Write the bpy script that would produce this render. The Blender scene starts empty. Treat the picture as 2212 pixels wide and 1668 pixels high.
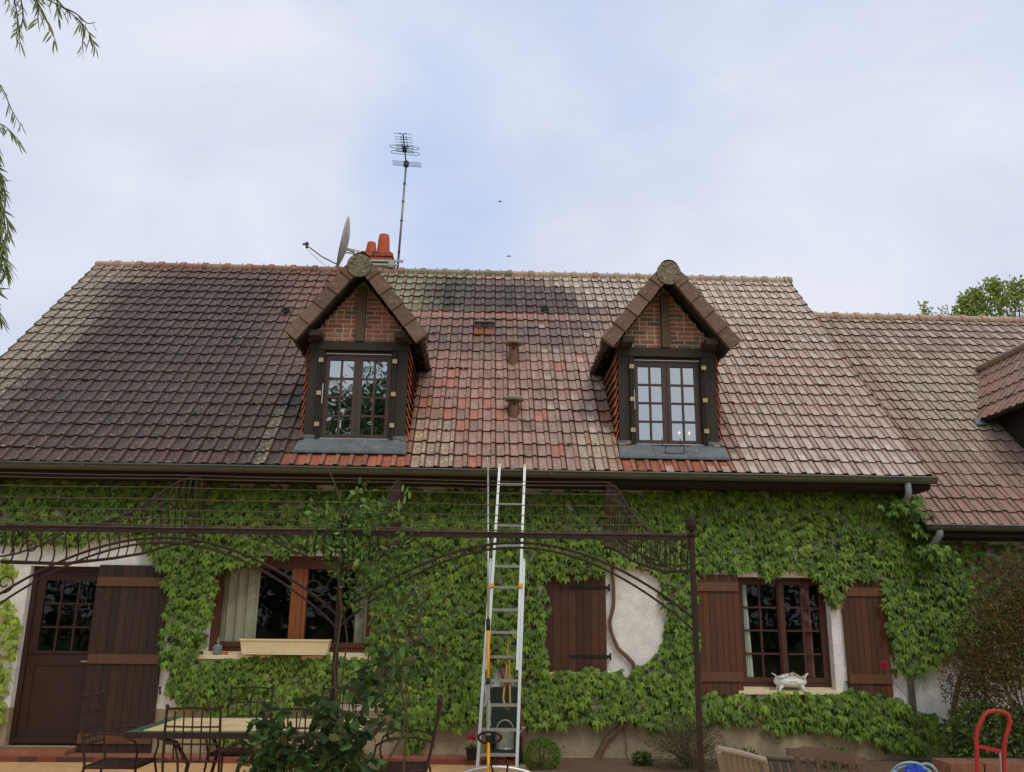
import bpy, math, random
import numpy as np
from mathutils import Vector, Matrix
R = math.radians
PI = math.pi
random.seed(7)
rng = np.random.default_rng(7)
C = bpy.context.scene.collection
scene = bpy.context.scene

# ------------------------------------------------------------------ camera
W0, H0, FPX = 2212.0, 1668.0, 1896.3
def cam_axes(p, r, y):
    cp, sp, cy, sy, cr, sr = math.cos(p), math.sin(p), math.cos(y), math.sin(y), math.cos(r), math.sin(r)
    f = np.array([sy*cp, cy*cp, sp]); ri = np.array([cy, -sy, 0.0]); u = np.cross(ri, f)
    return cr*ri+sr*u, -sr*ri+cr*u, f
AX = cam_axes(R(14.95), R(.654), R(1.935))
CP = np.array([0.0, -11.3, 1.62])
cam = bpy.data.objects.new('camera', bpy.data.cameras.new('camera'))
C.objects.link(cam)
M = Matrix(((AX[0][0], AX[1][0], -AX[2][0], CP[0]), (AX[0][1], AX[1][1], -AX[2][1], CP[1]),
            (AX[0][2], AX[1][2], -AX[2][2], CP[2]), (0, 0, 0, 1)))
cam.matrix_world = M
cam.data.sensor_width = 36; cam.data.lens = FPX/W0*36
cam.data.clip_end = 5000
scene.camera = cam
scene.render.resolution_x = 1024; scene.render.resolution_y = 772

def ray(u, v): return AX[0]*(u-W0/2)/FPX - AX[1]*(v-H0/2)/FPX + AX[2]
def P(u, v, Y):
    """where the line of sight measured in the photograph meets the vertical plane y = Y"""
    r = ray(u, v); return tuple(CP + r*((Y-CP[1])/r[1]))

# ------------------------------------------------------------------ world
def lin(r, g, b):
    f = lambda c: (c/255/12.92) if c/255 <= .04045 else ((c/255+.055)/1.055)**2.4
    return (f(r)*1.07, f(g)*1.02, f(b)*.84)      # surface colours, balanced for the bluish overcast light
SUN_EL, SUN_AZ = 50, 24
world = bpy.data.worlds.new('World'); scene.world = world; world.use_nodes = True
nt = world.node_tree; nt.nodes.clear()
def N(t, **k):
    n = nt.nodes.new(t)
    for a, b in k.items(): setattr(n, a, b)
    return n
def L(a, b): nt.links.new(a, b)
out = N('ShaderNodeOutputWorld'); bg = N('ShaderNodeBackground'); bg.inputs[1].default_value = .1
sky = N('ShaderNodeTexSky', sky_type='NISHITA', sun_disc=False, sun_elevation=R(SUN_EL), sun_rotation=PI-R(SUN_AZ))
sky.air_density = 1.0; sky.dust_density = 2.0; sky.ozone_density = 1.0
tc = N('ShaderNodeTexCoord')
nz = N('ShaderNodeTexNoise'); nz.inputs['Scale'].default_value = 2.3; nz.inputs['Detail'].default_value = 9; nz.inputs['Roughness'].default_value = .52; nz.inputs['Distortion'].default_value = .5
mp = N('ShaderNodeMapping'); mp.inputs['Scale'].default_value = (1, 1, 1.9); mp.inputs['Location'].default_value = (1.3, .2, .55)
L(tc.outputs['Generated'], mp.inputs[0]); L(mp.outputs[0], nz.inputs['Vector'])
def blob(u, v, width):
    d = ray(u, v); d = d/np.linalg.norm(d)
    vm = N('ShaderNodeVectorMath', operation='DOT_PRODUCT'); vm.inputs[1].default_value = tuple(d)
    nrm = N('ShaderNodeVectorMath', operation='NORMALIZE'); L(tc.outputs['Generated'], nrm.inputs[0]); L(nrm.outputs[0], vm.inputs[0])
    mr = N('ShaderNodeMapRange', interpolation_type='SMOOTHSTEP'); mr.inputs[1].default_value = math.cos(width); mr.inputs[2].default_value = 1.0
    L(vm.outputs['Value'], mr.inputs[0]); return mr.outputs[0]
def madd(a, k, b):
    m = N('ShaderNodeMath', operation='MULTIPLY_ADD'); L(a, m.inputs[0]); m.inputs[1].default_value = k
    if isinstance(b, (int, float)): m.inputs[2].default_value = b
    else: L(b, m.inputs[2])
    return m.outputs[0]
f = madd(nz.outputs[0], 2.1, -.52)
for (u, v, w, k) in ((930, 430, .13, -.30), (800, 230, .16, -.18), (1330, 380, .16, -.18), (1010, 560, .10, -.26), (1560, 90, .22, -.26), (1130, 300, .20, -.16),
                     (520, 400, .26, .38), (1650, 560, .36, .30), (300, 330, .25, .18), (2000, 330, .3, .12)):
    f = madd(blob(u, v, w), k, f)
cr = N('ShaderNodeValToRGB'); cr.color_ramp.elements[0].position = .02; cr.color_ramp.elements[0].color = (.15, .15, .15, 1)
cr.color_ramp.elements[1].position = .75; cr.color_ramp.elements[1].color = (1, 1, 1, 1)
L(f, cr.inputs[0])
# clouds: pale lavender base with whiter and greyer billows
nz2 = N('ShaderNodeTexNoise'); nz2.inputs['Scale'].default_value = 3.1; nz2.inputs['Detail'].default_value = 8; nz2.inputs['Roughness'].default_value = .52; nz2.inputs['Distortion'].default_value = .4
mp2 = N('ShaderNodeMapping'); mp2.inputs['Scale'].default_value = (1, 1, 2.0); mp2.inputs['Location'].default_value = (4.3, 1.2, 2.15)
L(tc.outputs['Generated'], mp2.inputs[0]); L(mp2.outputs[0], nz2.inputs['Vector'])
cc = N('ShaderNodeValToRGB')
K = 10.0
cc.color_ramp.elements[0].position = .36; cc.color_ramp.elements[0].color = (.64, .695, .86, 1)
cc.color_ramp.elements[1].position = .66; cc.color_ramp.elements[1].color = (.79, .82, .925, 1)
L(nz2.outputs[0], cc.inputs[0])
ml = N('ShaderNodeVectorMath', operation='SCALE'); ml.inputs['Scale'].default_value = K; L(cc.outputs[0], ml.inputs[0])
# thin veil over the open blue
veil = N('ShaderNodeMix', data_type='RGBA'); veil.inputs[0].default_value = .9
veil.inputs[7].default_value = (.56*K, .69*K, .95*K, 1); L(sky.outputs[0], veil.inputs[6])
mx = N('ShaderNodeMix', data_type='RGBA'); L(cr.outputs[0], mx.inputs[0]); L(veil.outputs[2], mx.inputs[6]); L(ml.outputs[0], mx.inputs[7])
L(mx.outputs[2], bg.inputs[0]); L(bg.outputs[0], out.inputs[0])

sun = bpy.data.objects.new('sun', bpy.data.lights.new('sun', 'SUN')); C.objects.link(sun)
sun.data.energy = .85; sun.data.angle = R(22); sun.data.color = (1, .95, .88)
sun.rotation_euler = (R(90-SUN_EL), 0, R(SUN_AZ))
scene.view_settings.view_transform = 'Standard'; scene.view_settings.look = 'None'
scene.view_settings.gamma = 1; scene.view_settings.exposure = 0.0

# ------------------------------------------------------------------ materials
def mat(name, col=(.5, .5, .5), rough=.8, metal=0, noise=0, nscale=8, bump=0, bscale=40, attr=False, spec=.4, col2=None, stretch=None, transl=0, lichen=False, fleck=None):
    m = bpy.data.materials.new(name); m.use_nodes = True; t = m.node_tree; b = t.nodes['Principled BSDF']
    def n(ty, **k):
        x = t.nodes.new(ty)
        for a, v in k.items(): setattr(x, a, v)
        return x
    l = t.links.new
    b.inputs['Roughness'].default_value = rough; b.inputs['Metallic'].default_value = metal
    b.inputs['Specular IOR Level'].default_value = spec
    tcn = n('ShaderNodeTexCoord'); vec = tcn.outputs['Object']
    if stretch:
        mpn = n('ShaderNodeMapping'); mpn.inputs['Scale'].default_value = stretch; l(vec, mpn.inputs[0]); vec = mpn.outputs[0]
    if attr:
        at = n('ShaderNodeAttribute', attribute_name='Col'); src = at.outputs['Color']
    else:
        rgb = n('ShaderNodeRGB'); rgb.outputs[0].default_value = (*col, 1); src = rgb.outputs[0]
    if col2:
        nn = n('ShaderNodeTexNoise'); nn.inputs['Scale'].default_value = nscale*.37; nn.inputs['Detail'].default_value = 5; l(vec, nn.inputs['Vector'])
        rp = n('ShaderNodeValToRGB'); rp.color_ramp.elements[0].position = .4; rp.color_ramp.elements[1].position = .62; l(nn.outputs[0], rp.inputs[0])
        mm = n('ShaderNodeMix', data_type='RGBA'); l(rp.outputs[0], mm.inputs[0]); l(src, mm.inputs[6]); mm.inputs[7].default_value = (*col2, 1); src = mm.outputs[2]
    if noise:
        nn = n('ShaderNodeTexNoise'); nn.inputs['Scale'].default_value = nscale; nn.inputs['Detail'].default_value = 6; nn.inputs['Roughness'].default_value = .65; l(vec, nn.inputs['Vector'])
        mr = n('ShaderNodeMapRange'); mr.inputs[1].default_value = .3; mr.inputs[2].default_value = .7; mr.inputs[3].default_value = 1-noise; mr.inputs[4].default_value = 1+noise; l(nn.outputs[0], mr.inputs[0])
        vm = n('ShaderNodeVectorMath', operation='SCALE'); l(src, vm.inputs[0]); l(mr.outputs[0], vm.inputs['Scale']); src = vm.outputs[0]
    if fleck:      # (colour, scale, threshold)
        nn = n('ShaderNodeTexNoise'); nn.inputs['Scale'].default_value = fleck[1]; nn.inputs['Detail'].default_value = 3; nn.inputs['Roughness'].default_value = .6; l(tcn.outputs['Object'], nn.inputs['Vector'])
        mr = n('ShaderNodeMapRange'); mr.inputs[1].default_value = fleck[2]; mr.inputs[2].default_value = fleck[2]+.05; l(nn.outputs[0], mr.inputs[0])
        mm = n('ShaderNodeMix', data_type='RGBA'); l(mr.outputs[0], mm.inputs[0]); l(src, mm.inputs[6]); mm.inputs[7].default_value = (*fleck[0], 1); src = mm.outputs[2]
    if lichen:
        mpn = n('ShaderNodeMapping'); mpn.inputs['Scale'].default_value = (34, 5, 5); l(tcn.outputs['Object'], mpn.inputs[0])
        nn = n('ShaderNodeTexNoise'); nn.inputs['Scale'].default_value = 1; nn.inputs['Detail'].default_value = 4; l(mpn.outputs[0], nn.inputs['Vector'])
        mr = n('ShaderNodeMapRange'); mr.inputs[1].default_value = .34; mr.inputs[2].default_value = .66; mr.inputs[3].default_value = .80; mr.inputs[4].default_value = 1.2; l(nn.outputs[0], mr.inputs[0])
        vm = n('ShaderNodeVectorMath', operation='SCALE'); l(src, vm.inputs[0]); l(mr.outputs[0], vm.inputs['Scale']); src = vm.outputs[0]
        at2 = n('ShaderNodeAttribute', attribute_name='Col')
        # blotchy grime inside each tile
        for (sc, th, colr, k) in ((46, .60, lin(196, 188, 165), 1.0), (19, .62, lin(170, 165, 140), .7), (11, .66, lin(205, 200, 178), .8)):
            nn = n('ShaderNodeTexNoise'); nn.inputs['Scale'].default_value = sc; nn.inputs['Detail'].default_value = 4; nn.inputs['Roughness'].default_value = .6; l(tcn.outputs['Object'], nn.inputs['Vector'])
            ad = n('ShaderNodeMath', operation='MULTIPLY_ADD'); l(at2.outputs['Alpha'], ad.inputs[0]); ad.inputs[1].default_value = .22; l(nn.outputs[0], ad.inputs[2])
            mr = n('ShaderNodeMapRange'); mr.inputs[1].default_value = th+.07; mr.inputs[2].default_value = th+.12; mr.inputs[4].default_value = k; l(ad.outputs[0], mr.inputs[0])
            mm = n('ShaderNodeMix', data_type='RGBA'); l(mr.outputs[0], mm.inputs[0]); l(src, mm.inputs[6]); mm.inputs[7].default_value = (*colr, 1); src = mm.outputs[2]
    l(src, b.inputs['Base Color'])
    if bump:
        nb = n('ShaderNodeTexNoise'); nb.inputs['Scale'].default_value = bscale; nb.inputs['Detail'].default_value = 4; l(vec, nb.inputs['Vector'])
        bp = n('ShaderNodeBump'); bp.inputs['Strength'].default_value = bump; bp.inputs['Distance'].default_value = .01; l(nb.outputs[0], bp.inputs['Height']); l(bp.outputs[0], b.inputs['Normal'])
    if transl:
        tr = n('ShaderNodeBsdfTranslucent'); l(src, tr.inputs[0]); ms = n('ShaderNodeMixShader'); ms.inputs[0].default_value = transl
        o = t.nodes['Material Output']; l(b.outputs[0], ms.inputs[1]); l(tr.outputs[0], ms.inputs[2]); l(ms.outputs[0], o.inputs[0])
    return m
def glass(name, refl, tint=(.9, .93, .93)):
    m = bpy.data.materials.new(name); m.use_nodes = True; t = m.node_tree; t.nodes.clear()
    o = t.nodes.new('ShaderNodeOutputMaterial'); g = t.nodes.new('ShaderNodeBsdfGlossy'); g.inputs['Roughness'].default_value = .015; g.inputs['Color'].default_value = (.93, .98, .93, 1)
    tr = t.nodes.new('ShaderNodeBsdfTransparent'); tr.inputs[0].default_value = (*tint, 1)
    nn = t.nodes.new('ShaderNodeTexNoise'); nn.inputs['Scale'].default_value = 2.2; bp = t.nodes.new('ShaderNodeBump'); bp.inputs['Strength'].default_value = .06; bp.inputs['Distance'].default_value = .05
    tcn = t.nodes.new('ShaderNodeTexCoord'); t.links.new(tcn.outputs['Object'], nn.inputs['Vector']); t.links.new(nn.outputs[0], bp.inputs['Height']); t.links.new(bp.outputs[0], g.inputs['Normal'])
    lw = t.nodes.new('ShaderNodeLayerWeight'); lw.inputs[0].default_value = .3
    mr = t.nodes.new('ShaderNodeMapRange'); mr.inputs[3].default_value = refl; mr.inputs[4].default_value = min(1, refl*4); t.links.new(lw.outputs['Facing'], mr.inputs[0])
    ms = t.nodes.new('ShaderNodeMixShader'); t.links.new(mr.outputs[0], ms.inputs[0]); t.links.new(tr.outputs[0], ms.inputs[1]); t.links.new(g.outputs[0], ms.inputs[2]); t.links.new(ms.outputs[0], o.inputs[0])
    return m
def emit(name, col, s):
    m = bpy.data.materials.new(name); m.use_nodes = True; t = m.node_tree; t.nodes.clear()
    o = t.nodes.new('ShaderNodeOutputMaterial'); e = t.nodes.new('ShaderNodeEmission'); e.inputs[0].default_value = (*col, 1); e.inputs[1].default_value = s; t.links.new(e.outputs[0], o.inputs[0]); return m

m_tile = mat('roof_tile', attr=True, rough=.5, noise=.22, nscale=30, bump=.5, bscale=120, lichen=True, spec=.35)
m_verge = mat('verge_tile_clay', attr=True, rough=.75, noise=.25, nscale=14, bump=.4, bscale=80, fleck=(lin(160, 160, 130), 26, .66))
m_render = mat('roughcast', lin(240, 240, 248), rough=.95, noise=.16, nscale=7, bump=1.0, bscale=48, fleck=(lin(130, 122, 108), 34, .665))
m_lowwall = mat('dirty_base_render', lin(182, 166, 138), rough=.95, noise=.25, nscale=4, bump=1.0, bscale=60, col2=lin(158, 146, 126), fleck=(lin(95, 82, 64), 22, .63))
m_smooth = mat('smooth_render', lin(206, 204, 200), rough=.9, noise=.06, nscale=5, bump=.2, bscale=60)
m_timber = mat('dark_timber', lin(66, 58, 52), rough=.8, noise=.3, nscale=10, bump=.4, bscale=30, stretch=(6, 6, 1))
m_kpost = mat('brown_timber', lin(104, 84, 72), rough=.8, noise=.3, nscale=10, bump=.4, bscale=30, stretch=(6, 6, 1))
m_timberh = mat('dark_timber_beam', lin(66, 58, 52), rough=.8, noise=.3, nscale=10, bump=.4, bscale=30, stretch=(1, 6, 6))
m_shut = mat('stained_shutter', lin(96, 56, 40), rough=.6, noise=.3, nscale=9, bump=.3, bscale=30, stretch=(9, 9, .8), col2=lin(78, 46, 36), attr=False)
m_shutv = mat('stained_boards', attr=True, rough=.6, noise=.28, nscale=9, bump=.3, bscale=30, stretch=(9, 9, .8))
m_frame = mat('brown_frame', lin(80, 50, 40), rough=.5, noise=.15, nscale=10, bump=.1, stretch=(4, 4, 1))
m_door = mat('dark_door_paint', lin(60, 38, 31), rough=.5, noise=.15, nscale=10, bump=.1, stretch=(4, 4, 1))
m_dframe = mat('dormer_frame', lin(84, 66, 60), rough=.5, noise=.12, nscale=10, bump=.1)
m_orange = mat('varnished_wood', lin(138, 82, 48), rough=.4, noise=.2, nscale=9, stretch=(8, 8, .8))
m_redwood = mat('red_brown_wood', lin(92, 54, 40), rough=.45, noise=.2, nscale=9, stretch=(1, 8, 8))
m_soffit = mat('soffit_boards', lin(46, 38, 33), rough=.8, noise=.3, nscale=8, stretch=(1, 8, 8))
m_zinc = mat('gutter_zinc', lin(98, 100, 94), rough=.5, metal=.3, noise=.2, nscale=5)
m_zincl = mat('flashing_zinc', lin(112, 120, 128), rough=.6, metal=.15, noise=.3, nscale=6, bump=.8, bscale=9, fleck=(lin(140, 142, 138), 9, .64))
m_pvc = mat('grey_pipe', lin(132, 138, 142), rough=.5, noise=.15, nscale=8)
m_brick = mat('brick', attr=True, rough=.9, noise=.22, nscale=40, bump=.5, bscale=90)
m_mortar = mat('mortar', lin(222, 206, 190), rough=.95, noise=.15, nscale=20)
m_pot = mat('terracotta', lin(196, 98, 66), rough=.8, noise=.14, nscale=14, bump=.2, fleck=(lin(216, 150, 120), 18, .70))
m_stain = mat('weathered_stack', lin(150, 140, 122), rough=.9, noise=.3, nscale=12, bump=.5)
m_iron = mat('rusty_iron', lin(66, 48, 42), rough=.7, metal=.3, noise=.35, nscale=25, bump=.3, bscale=90)
m_wire = mat('wire', lin(96, 76, 68), rough=.6, metal=.3)
m_alu = mat('aluminium', lin(196, 202, 208), rough=.38, metal=.75, noise=.08, nscale=20)
m_alud = mat('dull_aluminium', lin(168, 172, 174), rough=.45, metal=.6, noise=.12, nscale=20)
m_yel = mat('yellow_tube', lin(236, 164, 30), rough=.4, noise=.05)
m_blk = mat('black_rubber', lin(28, 27, 27), rough=.6)
m_bubble = mat('bubble_wrap', lin(150, 152, 156), rough=.35, noise=.25, nscale=60, bump=1, bscale=120)
m_strap = mat('yellow_webbing', lin(176, 146, 70), rough=.8, noise=.1)
m_gal = mat('galvanised', lin(160, 165, 168), rough=.4, metal=.6, noise=.22, nscale=16)
m_green = mat('dark_green_paint', lin(32, 48, 42), rough=.5, noise=.2)
m_leaf = mat('creeper_leaf', attr=True, rough=.5, noise=.12, nscale=30, transl=.18, spec=.35)
m_leaf2 = mat('matt_leaf', attr=True, rough=.65, noise=.15, nscale=30, transl=.22, spec=.3)
m_willow = mat('willow_leaf', attr=True, rough=.6, noise=.1, nscale=30, transl=.5, spec=.3)
m_bark = mat('bark', lin(116, 92, 76), rough=.95, noise=.35, nscale=16, bump=.9, bscale=40, stretch=(3, 3, 1))
m_twig = mat('twig', lin(92, 78, 58), rough=.9)
m_cream = mat('cream_plastic', lin(232, 219, 186), rough=.6, noise=.07, nscale=9)
m_paver = mat('terrace_paver', lin(214, 170, 124), rough=.85, noise=.16, nscale=7, bump=.3, fleck=(lin(150, 118, 84), 20, .66))
m_soil = mat('soil', lin(110, 90, 70), rough=1, noise=.35, nscale=20, bump=1, bscale=50)
m_lawn = mat('lawn', lin(84, 104, 48), rough=1, noise=.35, nscale=2, bump=1, bscale=40, col2=lin(96, 100, 54))
m_gravel = mat('gravel', lin(170, 150, 124), rough=1, noise=.3, nscale=50, bump=1, bscale=80)
m_curt = mat('curtain', lin(206, 202, 184), rough=.95, noise=.08, nscale=12, transl=.3)
m_red = mat('red_curtain', lin(168, 112, 114), rough=.95, noise=.1, nscale=30)
m_whitec = mat('white_curtain', lin(226, 232, 236), rough=.95)
m_room = mat('room_wall', lin(90, 84, 76), rough=.95)
m_glass = glass('dormer_glass', .50)
m_glassd = glass('window_glass', .035)
m_teak = mat('weathered_teak', lin(164, 148, 138), rough=.8, noise=.2, nscale=12, stretch=(1, 1, 8))
m_teakd = mat('brown_hardwood', lin(104, 78, 66), rough=.7, noise=.25, nscale=12)
m_teakg = mat('grey_wood', lin(84, 76, 74), rough=.85, noise=.25, nscale=12)
m_redp = mat('red_paint', lin(166, 46, 44), rough=.45, noise=.08)
m_white = mat('old_white_enamel', lin(238, 244, 250), rough=.45, noise=.05, nscale=20, fleck=(lin(186, 120, 60), 22, .68))
m_rust = mat('rust', lin(150, 88, 44), rough=.9, noise=.3, nscale=40, fleck=(lin(220, 210, 190), 40, .6))
m_cotto = mat('cotto', lin(150, 100, 78), rough=.85, noise=.2, nscale=10, bump=.4)
m_blue = mat('blue_plastic', lin(30, 66, 190), rough=.35, bump=.6, bscale=30)
m_hose = mat('pale_blue_hose', lin(150, 176, 190), rough=.5)
m_dish = mat('dish_grey', lin(178, 178, 176), rough=.7, noise=.22, nscale=10, fleck=(lin(120, 118, 112), 16, .62))
m_antg = mat('mast_steel', lin(140, 146, 154), rough=.4, metal=.5)
m_antd = mat('boom_dark', lin(70, 74, 84), rough=.5, metal=.4)
m_stat = mat('statuette_stone', lin(128, 140, 148), rough=.6, noise=.2, nscale=40)
m_ttop = mat('table_ceramic', lin(232, 208, 168), rough=.4, noise=.1, nscale=14, col2=lin(220, 190, 146))
m_tmos = mat('table_mosaic', lin(70, 96, 74), rough=.5, noise=.4, nscale=60)
m_rose = mat('pink_petal', lin(196, 50, 84), rough=.7, transl=.2)
m_bulb = emit('lit_bulb', (1, .55, .2), 2.5)
m_brass = mat('brassy_hinge', lin(196, 180, 150), rough=.5, metal=.2, noise=.2, nscale=50)
m_bird = mat('bird_feather', lin(60, 60, 64), rough=.8)

# ------------------------------------------------------------------ mesh builder
BASE = {}
class MB:
    def __init__(s): s.v = []; s.f = []; s.c = []; s.cur = (.5, .5, .5, 0)
    def col(s, c, a=0): s.cur = (c[0], c[1], c[2], a)
    def add(s, vs, fs, c=None):
        o = len(s.v); s.v.extend(vs); s.f.extend([tuple(i+o for i in f) for f in fs]); s.c.extend([c or s.cur]*len(fs))
    def box(s, x0, x1, y0, y1, z0, z1, c=None):
        vs = [(x0, y0, z0), (x1, y0, z0), (x1, y1, z0), (x0, y1, z0), (x0, y0, z1), (x1, y0, z1), (x1, y1, z1), (x0, y1, z1)]
        s.add(vs, [(0, 3, 2, 1), (4, 5, 6, 7), (0, 1, 5, 4), (1, 2, 6, 5), (2, 3, 7, 6), (3, 0, 4, 7)], c)
    def hexa(s, a, b, c=None):   # a: 4 bottom pts, b: 4 top pts
        s.add([tuple(p) for p in a]+[tuple(p) for p in b], [(0, 3, 2, 1), (4, 5, 6, 7), (0, 1, 5, 4), (1, 2, 6, 5), (2, 3, 7, 6), (3, 0, 4, 7)], c)
    def bar(s, p, q, w, h, up=(0, 0, 1), c=None):
        p, q = Vector(p), Vector(q); d = (q-p).normalized(); u = Vector(up)
        sd = d.cross(u)
        if sd.length < 1e-4: sd = d.cross(Vector((0, 1, 0)))
        sd.normalize(); u = sd.cross(d).normalized()
        a = [p+sd*w/2*i+u*h/2*j for i, j in ((-1, -1), (1, -1), (1, 1), (-1, 1))]
        b = [q+sd*w/2*i+u*h/2*j for i, j in ((-1, -1), (1, -1), (1, 1), (-1, 1))]
        s.hexa(a, b, c)
    def tube(s, pts, r, n=6, closed=False, c=None, flat=1.0):
        pts = [Vector(p) for p in pts]; k = len(pts)
        rs = r if isinstance(r, (list, tuple)) else [r]*k
        vs = []; prev = None
        for i, p in enumerate(pts):
            if closed: t = pts[(i+1) % k]-pts[i-1]
            else: t = pts[min(i+1, k-1)]-pts[max(i-1, 0)]
            t.normalize()
            if prev is None:
                a = Vector((0, 0, 1)) if abs(t.z) < .9 else Vector((1, 0, 0)); nrm = (a-t*a.dot(t)).normalized()
            else:
                nrm = (prev-t*prev.dot(t))
                nrm = nrm.normalized() if nrm.length > 1e-5 else prev
            prev = nrm; b = t.cross(nrm)
            for j in range(n):
                an = 2*PI*j/n; vs.append(tuple(p+(nrm*math.cos(an)+b*math.sin(an)*flat)*rs[i]))
        fs = []
        for i in range(k if closed else k-1):
            i2 = (i+1) % k
            for j in range(n): fs.append((i*n+j, i*n+(j+1) % n, i2*n+(j+1) % n, i2*n+j))
        if not closed: fs.append(tuple(range(n-1, -1, -1))); fs.append(tuple((k-1)*n+j for j in range(n)))
        s.add(vs, fs, c)
    def lathe(s, cx, cy, prof, n=20, sx=1, sy=1, c=None, axis='z', oz=0):
        vs = []
        for (r, z) in prof:
            for j in range(n):
                a = 2*PI*j/n
                vs.append((cx+r*math.cos(a)*sx, cy+r*math.sin(a)*sy, oz+z))
        fs = []
        for i in range(len(prof)-1):
            for j in range(n): fs.append((i*n+j, i*n+(j+1) % n, (i+1)*n+(j+1) % n, (i+1)*n+j))
        s.add(vs, fs, c)
    def blob(s, cx, cy, cz, rx, ry, rz, n=10, m=7, c=None):
        prof = [(math.sin(PI*i/m), -math.cos(PI*i/m)) for i in range(m+1)]
        vs = []; fs = []
        for (r, z) in prof:
            for j in range(n):
                a = 2*PI*j/n; vs.append((cx+r*math.cos(a)*rx, cy+r*math.sin(a)*ry, cz+z*rz))
        for i in range(m):
            for j in range(n): fs.append((i*n+j, i*n+(j+1) % n, (i+1)*n+(j+1) % n, (i+1)*n+j))
        s.add(vs, fs, c)
    def build(s, name, material, parent=None, smooth=False, base=None):
        b = BASE.get(parent.name, (0, 0, 0)) if parent else (base or (0, 0, 0))
        me = bpy.data.meshes.new(name)
        v = np.array(s.v, dtype=float)-np.array(b)
        me.from_pydata(v.tolist(), [], s.f)
        ca = me.color_attributes.new('Col', 'FLOAT_COLOR', 'CORNER')
        ln = np.array([len(f) for f in s.f]); cols = np.repeat(np.array([c if len(c) == 4 else (*c, 0) for c in s.c], dtype=np.float32), ln, axis=0)
        ca.data.foreach_set('color', cols.ravel())
        if smooth: me.polygons.foreach_set('use_smooth', [True]*len(me.polygons))
        me.materials.append(material)
        o = bpy.data.objects.new(name, me); C.objects.link(o)
        if parent: o.parent = parent
        else: o.location = b
        BASE[o.name] = b
        return o
def tag(o, label=None, cat=None, group=None, kind=None):
    if label: o['label'] = label
    if cat: o['category'] = cat
    if group: o['group'] = group
    if kind: o['kind'] = kind
    return o
def thing(name, loc, label, cat, group=None):
    o = bpy.data.objects.new(name, None); C.objects.link(o); o.location = loc; o.empty_display_size = .2
    BASE[o.name] = tuple(loc); return tag(o, label, cat, group)
def copy_tree(o, parent=None):
    c = o.copy(); C.objects.link(c); BASE[c.name] = BASE.get(o.name, (0, 0, 0))
    if parent: c.parent = parent
    for ch in list(o.children): copy_tree(ch, c)
    return c
def jit(c, k):
    f = 1+random.uniform(-k, k); return (c[0]*f, c[1]*f, c[2]*f)
def mixc(a, b, t): t = max(0, min(1, t)); return tuple(a[i]*(1-t)+b[i]*t for i in range(3))
def sstep(a, b, x):
    t = max(0, min(1, (x-a)/(b-a))); return t*t*(3-2*t)
def vnoise(x, y, s=0):
    def h(i, j):
        n = (i*374761393+j*668265263+s*982451653) & 0xffffffff; n = ((n ^ (n >> 13))*1274126177) & 0xffffffff; return ((n ^ (n >> 16)) & 0xffff)/65535
    i, j = math.floor(x), math.floor(y); fx, fy = x-i, y-j; fx = fx*fx*(3-2*fx); fy = fy*fy*(3-2*fy)
    return (h(i, j)*(1-fx)+h(i+1, j)*fx)*(1-fy)+(h(i, j+1)*(1-fx)+h(i+1, j+1)*fx)*fy

# ------------------------------------------------------------------ setting: ground
g = MB(); g.add([(-400, -400, -.02), (400, -400, -.02), (400, 400, -.02), (-400, 400, -.02)], [(0, 1, 2, 3)])
tag(g.build('lawn', m_lawn), kind='structure')
g = MB()
xs = np.arange(-9, 9.01, .5); ys = np.arange(-6.0, -.30, .5)
for i in range(len(xs)-1):
    for j in range(len(ys)):
        y1 = min(ys[j]+.494, -.34)
        if y1 > ys[j]: g.box(xs[i]+.003, xs[i]+.497, ys[j], y1, -.018, .002+random.uniform(-.001, .001))
tag(g.build('terrace', m_paver), kind='structure')
g = MB(); g.box(.62, 9, -1.15, -.0, -.01, .035); tag(g.build('flower_bed', m_soil), kind='structure')
g = MB(); g.box(.60, 9, -1.21, -1.152, -.01, .05); tag(g.build('kerb', m_smooth), kind='structure')

# ------------------------------------------------------------------ main house
house = thing('house', (-.7, 4, 0), 'long creeper-covered house with tiled roof, two gabled dormers and a chimney', 'house')
XL, XR, WT = -6.9, 5.52, 3.3
openings = [(-5.56, -4.62, .12, 2.21, 'door'), (-3.32, -1.33, 1.19, 2.38, 'w'), (3.27, 4.44, .82, 2.19, 'w')]
def wall_sheet(mb, x0, x1, z0, z1, y, depth, holes):
    X = sorted(set([x0, x1]+[h[0] for h in holes]+[h[1] for h in holes])); Zs = sorted(set([z0, z1]+[h[2] for h in holes]+[h[3] for h in holes]))
    X = [a for a in X if x0 <= a <= x1]; Zs = [a for a in Zs if z0 <= a <= z1]
    for i in range(len(X)-1):
        for j in range(len(Zs)-1):
            cx, cz = (X[i]+X[i+1])/2, (Zs[j]+Zs[j+1])/2
            if any(h[0] < cx < h[1] and h[2] < cz < h[3] for h in holes): continue
            mb.add([(X[i], y, Zs[j]), (X[i+1], y, Zs[j]), (X[i+1], y, Zs[j+1]), (X[i], y, Zs[j+1])], [(0, 1, 2, 3)])
    for h in holes:
        a, b, c, d = h[0], h[1], max(h[2], z0), min(h[3], z1)
        if c >= d: continue
        mb.add([(a, y, c), (a, y+depth, c), (a, y+depth, d), (a, y, d)], [(0, 1, 2, 3)])
        mb.add([(b, y, c), (b, y+depth, c), (b, y+depth, d), (b, y, d)], [(3, 2, 1, 0)])
        if d == h[3]: mb.add([(a, y, d), (b, y, d), (b, y+depth, d), (a, y+depth, d)], [(0, 1, 2, 3)])
        if c == h[2]: mb.add([(a, y, c), (b, y, c), (b, y+depth, c), (a, y+depth, c)], [(3, 2, 1, 0)])
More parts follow.
